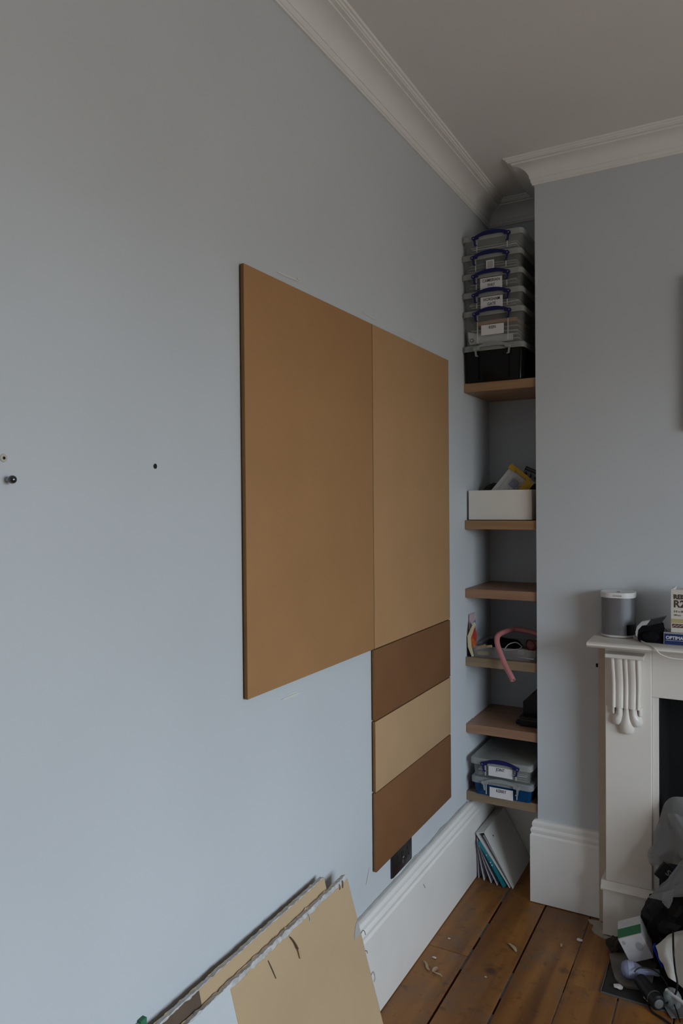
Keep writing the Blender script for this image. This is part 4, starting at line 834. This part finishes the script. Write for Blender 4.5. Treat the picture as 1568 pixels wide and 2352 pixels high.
# loose polythene: folded sheets pulled over the heap
def drape(ctrl, nu=24, nv=24, amp=.007, seed=0, th=.0006):
    """bicubic-ish sheet through a grid of control points"""
    rows = [spline(r, 8) for r in ctrl]; cols = [spline([r[i] for r in rows], 8) for i in range(len(rows[0]))]
    def fn(u, v):
        c = cols[min(len(cols) - 1, int(round(u * (len(cols) - 1))))]; p = c[min(len(c) - 1, int(round(v * (len(c) - 1))))].copy()
        q = Vector((u * 5, v * 5, seed)); p += Vector((noise.noise(q), noise.noise(q + Vector((7, 0, 0))), noise.noise(q + Vector((0, 9, 0))))) * amp
        return p
    return sheet(fn, nu, nv, th)
tag(obj('white_cloth', drape([[(0.752, 2.545, .098), (0.772, 2.555, .135), (0.800, 2.56, .160), (0.840, 2.565, .178), (0.875, 2.57, .185), (0.925, 2.56, .16)],
    [(0.748, 2.522, .122), (0.779, 2.520, .154), (0.806, 2.525, .162), (0.832, 2.52, .174), (0.875, 2.52, .18), (0.925, 2.52, .13)],
    [(0.763, 2.495, .103), (0.784, 2.487, .128), (0.803, 2.50, .118), (0.830, 2.485, .145), (0.875, 2.48, .15), (0.925, 2.48, .10)],
    [(0.777, 2.478, .086), (0.797, 2.468, .100), (0.813, 2.478, .090), (0.832, 2.465, .105), (0.875, 2.455, .11), (0.925, 2.45, .06)],
    [(0.790, 2.462, .070), (0.806, 2.455, .066), (0.818, 2.460, .058), (0.834, 2.448, .056), (0.875, 2.43, .05), (0.925, 2.42, .01)]], 40, 32, .004, 31, .0015), mat('white_cotton', (0.60, 0.58, 0.54), .8), smooth=True, angle=70), 'crumpled white cloth at the right edge of the hearth', 'cloth')
tag(obj('black_box', xf(box(-.075, .075, -.04, .04, 0, .062, .004), Matrix.Translation((0.868, 2.508, .0028)) @ Matrix.Rotation(-.35, 4, 'Z')), black_pl), 'low black box under the crumpled white cloth', 'box')
pb = thing('polythene_bag', 'upper milky polythene bag spilling out of the dark fire opening', 'bag', (0.78, 2.66, 0.3))
obj('film', drape([[(0.733, 2.715, .420), (0.757, 2.72, .510), (0.795, 2.72, .543), (0.87, 2.72, .535), (0.93, 2.73, .45)],
                   [(0.716, 2.690, .370), (0.765, 2.675, .455), (0.812, 2.66, .49), (0.88, 2.66, .485), (0.95, 2.69, .42)],
                   [(0.708, 2.662, .343), (0.770, 2.645, .385), (0.822, 2.63, .42), (0.885, 2.635, .42), (0.955, 2.67, .37)],
                   [(0.722, 2.655, .318), (0.770, 2.640, .340), (0.812, 2.635, .352), (0.880, 2.64, .36), (0.94, 2.67, .33)]], seed=2), poly, pb, True, 70)
obj('fold', drape([[(0.768, 2.668, .500), (0.800, 2.648, .512), (0.850, 2.645, .50)], [(0.790, 2.648, .455), (0.822, 2.625, .45), (0.860, 2.63, .44)], [(0.800, 2.640, .385), (0.826, 2.622, .372), (0.87, 2.63, .37)]], 14, 14, .005, 5), poly, pb, True, 70)
obj('fold', drape([[(0.735, 2.690, .425), (0.748, 2.684, .445), (0.770, 2.67, .47)], [(0.724, 2.676, .372), (0.745, 2.664, .390), (0.785, 2.65, .43)], [(0.712, 2.659, .342), (0.735, 2.650, .352), (0.770, 2.642, .372)]], 14, 14, .003, 8), poly, pb, True, 70)
pc = thing('printed_packet', 'black packet with pale lettering caught between the polythene bags', 'packet', (0.775, 2.64, .31))
pkm = Matrix.Translation((0.775, 2.618, .318)) @ Matrix.Rotation(math.radians(35), 4, 'Y') @ Matrix.Rotation(-.2, 4, 'X')
obj('packet', xf(box(-.030, .030, -.002, .016, -.030, .022, .002), pkm), black_pl, pc)
lettering('lettering', 'Sc', 0.026, pkm @ Vector((.004, -.0026, .004)), pkm.to_3x3() @ Vector((1, 0, 0)), pkm.to_3x3() @ Vector((0, 0, 1)), mat('dim_grey_ink', (0.22, 0.22, 0.22), .6), pc, bold=.0004)
p2 = thing('polythene_bag', 'lower milky polythene sheet hanging over the black bag', 'bag', (0.78, 2.57, 0.24))
obj('film', drape([[(0.745, 2.585, .278), (0.781, 2.58, .327), (0.824, 2.58, .392), (0.90, 2.585, .42)], [(0.731, 2.577, .260), (0.778, 2.562, .295), (0.826, 2.555, .34), (0.905, 2.56, .36)], [(0.7185, 2.578, .246), (0.768, 2.553, .262), (0.805, 2.548, .285), (0.89, 2.55, .31)]], seed=11, amp=.004), poly, p2, True, 70)
obj('fold', drape([[(0.765, 2.556, .285), (0.790, 2.550, .300), (0.800, 2.55, .31)], [(0.762, 2.552, .262), (0.783, 2.545, .275), (0.798, 2.548, .29)], [(0.766, 2.551, .252), (0.783, 2.548, .241), (0.795, 2.55, .268)]], 12, 12, .002, 4), poly, p2, True, 70)
tag(obj('blue_strip', xf(box(-.0035, .0035, -.014, .014, -.032, .032, .001), Matrix.Translation((0.752, 2.555, .075)) @ Matrix.Rotation(-.42, 4, 'Y')), mat('bright_blue_plastic', (0.01, 0.04, 0.45), .4)), 'bright blue plastic strip squeezed beside the white carton', 'strip')
tag(obj('black_cable', tube(rc((0.800, 2.500, .195), (0.8065, 2.435, .168), (0.812, 2.425, .120), (0.818, 2.418, .085), (0.812, 2.415, .050), (0.790, 2.410, .020), (0.765, 2.395, .006), (0.735, 2.43, .0065), (0.72, 2.45, .010)), .003, 8), black_pl, smooth=True), 'black cable hanging down across the white cloth', 'cable')
tag(obj('black_cable', tube(rc((0.690, 2.462, .056), (0.705, 2.478, .064), (0.735, 2.49, .064), (0.762, 2.48, .060), (0.785, 2.455, .050), (0.810, 2.41, .022), (0.83, 2.36, .006)), .0022, 8), black_pl, smooth=True), 'thin black cable looping over the black torch', 'cable')
tag(obj('black_cable', tube(rc((0.735, 2.405, .005), (0.75, 2.372, .005), (0.785, 2.352, .005), (0.82, 2.325, .005), (0.86, 2.27, .005)), .0028, 8), black_pl, smooth=True), 'black cable lying on the boards in front of the hearth', 'cable')
tag(obj('grey_card', xf(box(-.045, .045, -.030, .030, 0, .002), Matrix.Translation((0.83, 2.415, .0045)) @ Matrix.Rotation(.5, 4, 'Z')), mat('mid_grey_card', (0.14, 0.13, 0.13), .7)), 'grey card lying flat under the white tube', 'card')
chalk = mat('plaster_crumb', (0.55, 0.53, 0.5), .9)
crumbs = [((0.645, 2.440), .011, 'largest white plaster crumb on the slate hearth'), ((0.728, 2.428), .006, 'white plaster crumb beside the end of the black torch'), ((0.745, 2.408), .005, 'small plaster crumb nearest the hearth front edge'), ((0.736, 2.418), .0045, 'tiny plaster crumb between two larger ones by the torch'), ((0.762, 2.40), .006, 'plaster crumb in front of the clear cup')]
for k, ((x, y), r, lab) in enumerate(crumbs):
    tag(obj('plaster_crumb', lump((x, y, hz + r * .45), (r * 1.3, r, r * .55), 2, .4, 2.0, 30 + k, flat_z=hz), chalk), lab, 'crumb', 'plaster crumbs on the hearth')

# ------------------------------------------------------------------ chips and splinters on the floorboards
chipm = mat('pale_wood_splinter', (0.40, 0.30, 0.19), .8)
def sliver(pts, w_, label):
    P = spline(pts, 6); n2 = len(P)
    def fn(u, v):
        i = min(n2 - 1, int(round(u * (n2 - 1)))); p = P[i]; t = (P[min(i + 1, n2 - 1)] - P[max(i - 1, 0)]).normalized(); s = Vector((t.y, -t.x, 0))
        ww = w_ * (0.25 + math.sin(math.pi * (0.08 + .84 * u)))
        return p + s * ww * (v - .5) + Vector((0, 0, 0.0012 + abs(v - .5) * .003))
    return tag(obj('wood_splinter', sheet(fn, n2 - 1, 2, .0008), chipm), label, 'splinter', 'wood splinters on the floor')
sliver([(0.048, 2.274, .0022), (0.062, 2.262, .003), (0.074, 2.243, .002), (0.083, 2.238, .0015)], .0075, 'curled wood splinter nearest the skirting, left half of the pair')
sliver([(0.094, 2.236, .0015), (0.110, 2.231, .0035), (0.124, 2.231, .0025), (0.132, 2.226, .0015)], .0055, 'thin wood splinter touching the curled one near the skirting')
sliver([(0.096, 2.236, .0015), (0.098, 2.250, .004), (0.102, 2.262, .003)], .011, 'short broad wood chip above the thin splinter')
sliver([(0.272, 2.506, .0015), (0.290, 2.492, .004), (0.301, 2.481, .004), (0.308, 2.472, .0015)], .010, 'curled shaving in the middle of the floorboards')
sliver([(0.432, 2.592, .0015), (0.437, 2.584, .003), (0.438, 2.572, .0015)], .006, 'small brown shaving between the curled shaving and the hearth')
for k, ((x, y), r, lab) in enumerate([((0.071, 2.311), .006, 'white crumb on the floor above the splinter pair'), ((0.076, 2.439), .004, 'tiny white crumb on the floorboard beside the skirting'), ((0.486, 2.645), .009, 'white flake on the board joint near the fireplace'), ((0.256, 2.296), .003, 'speck of plaster in the middle of the second board')]):
    tag(obj('plaster_crumb', lump((x, y, r * .4), (r * 1.3, r * .8, r * .4), 2, .4, 2.0, 50 + k, flat_z=0.0004), chalk), lab, 'crumb', 'plaster crumbs on the floorboards')
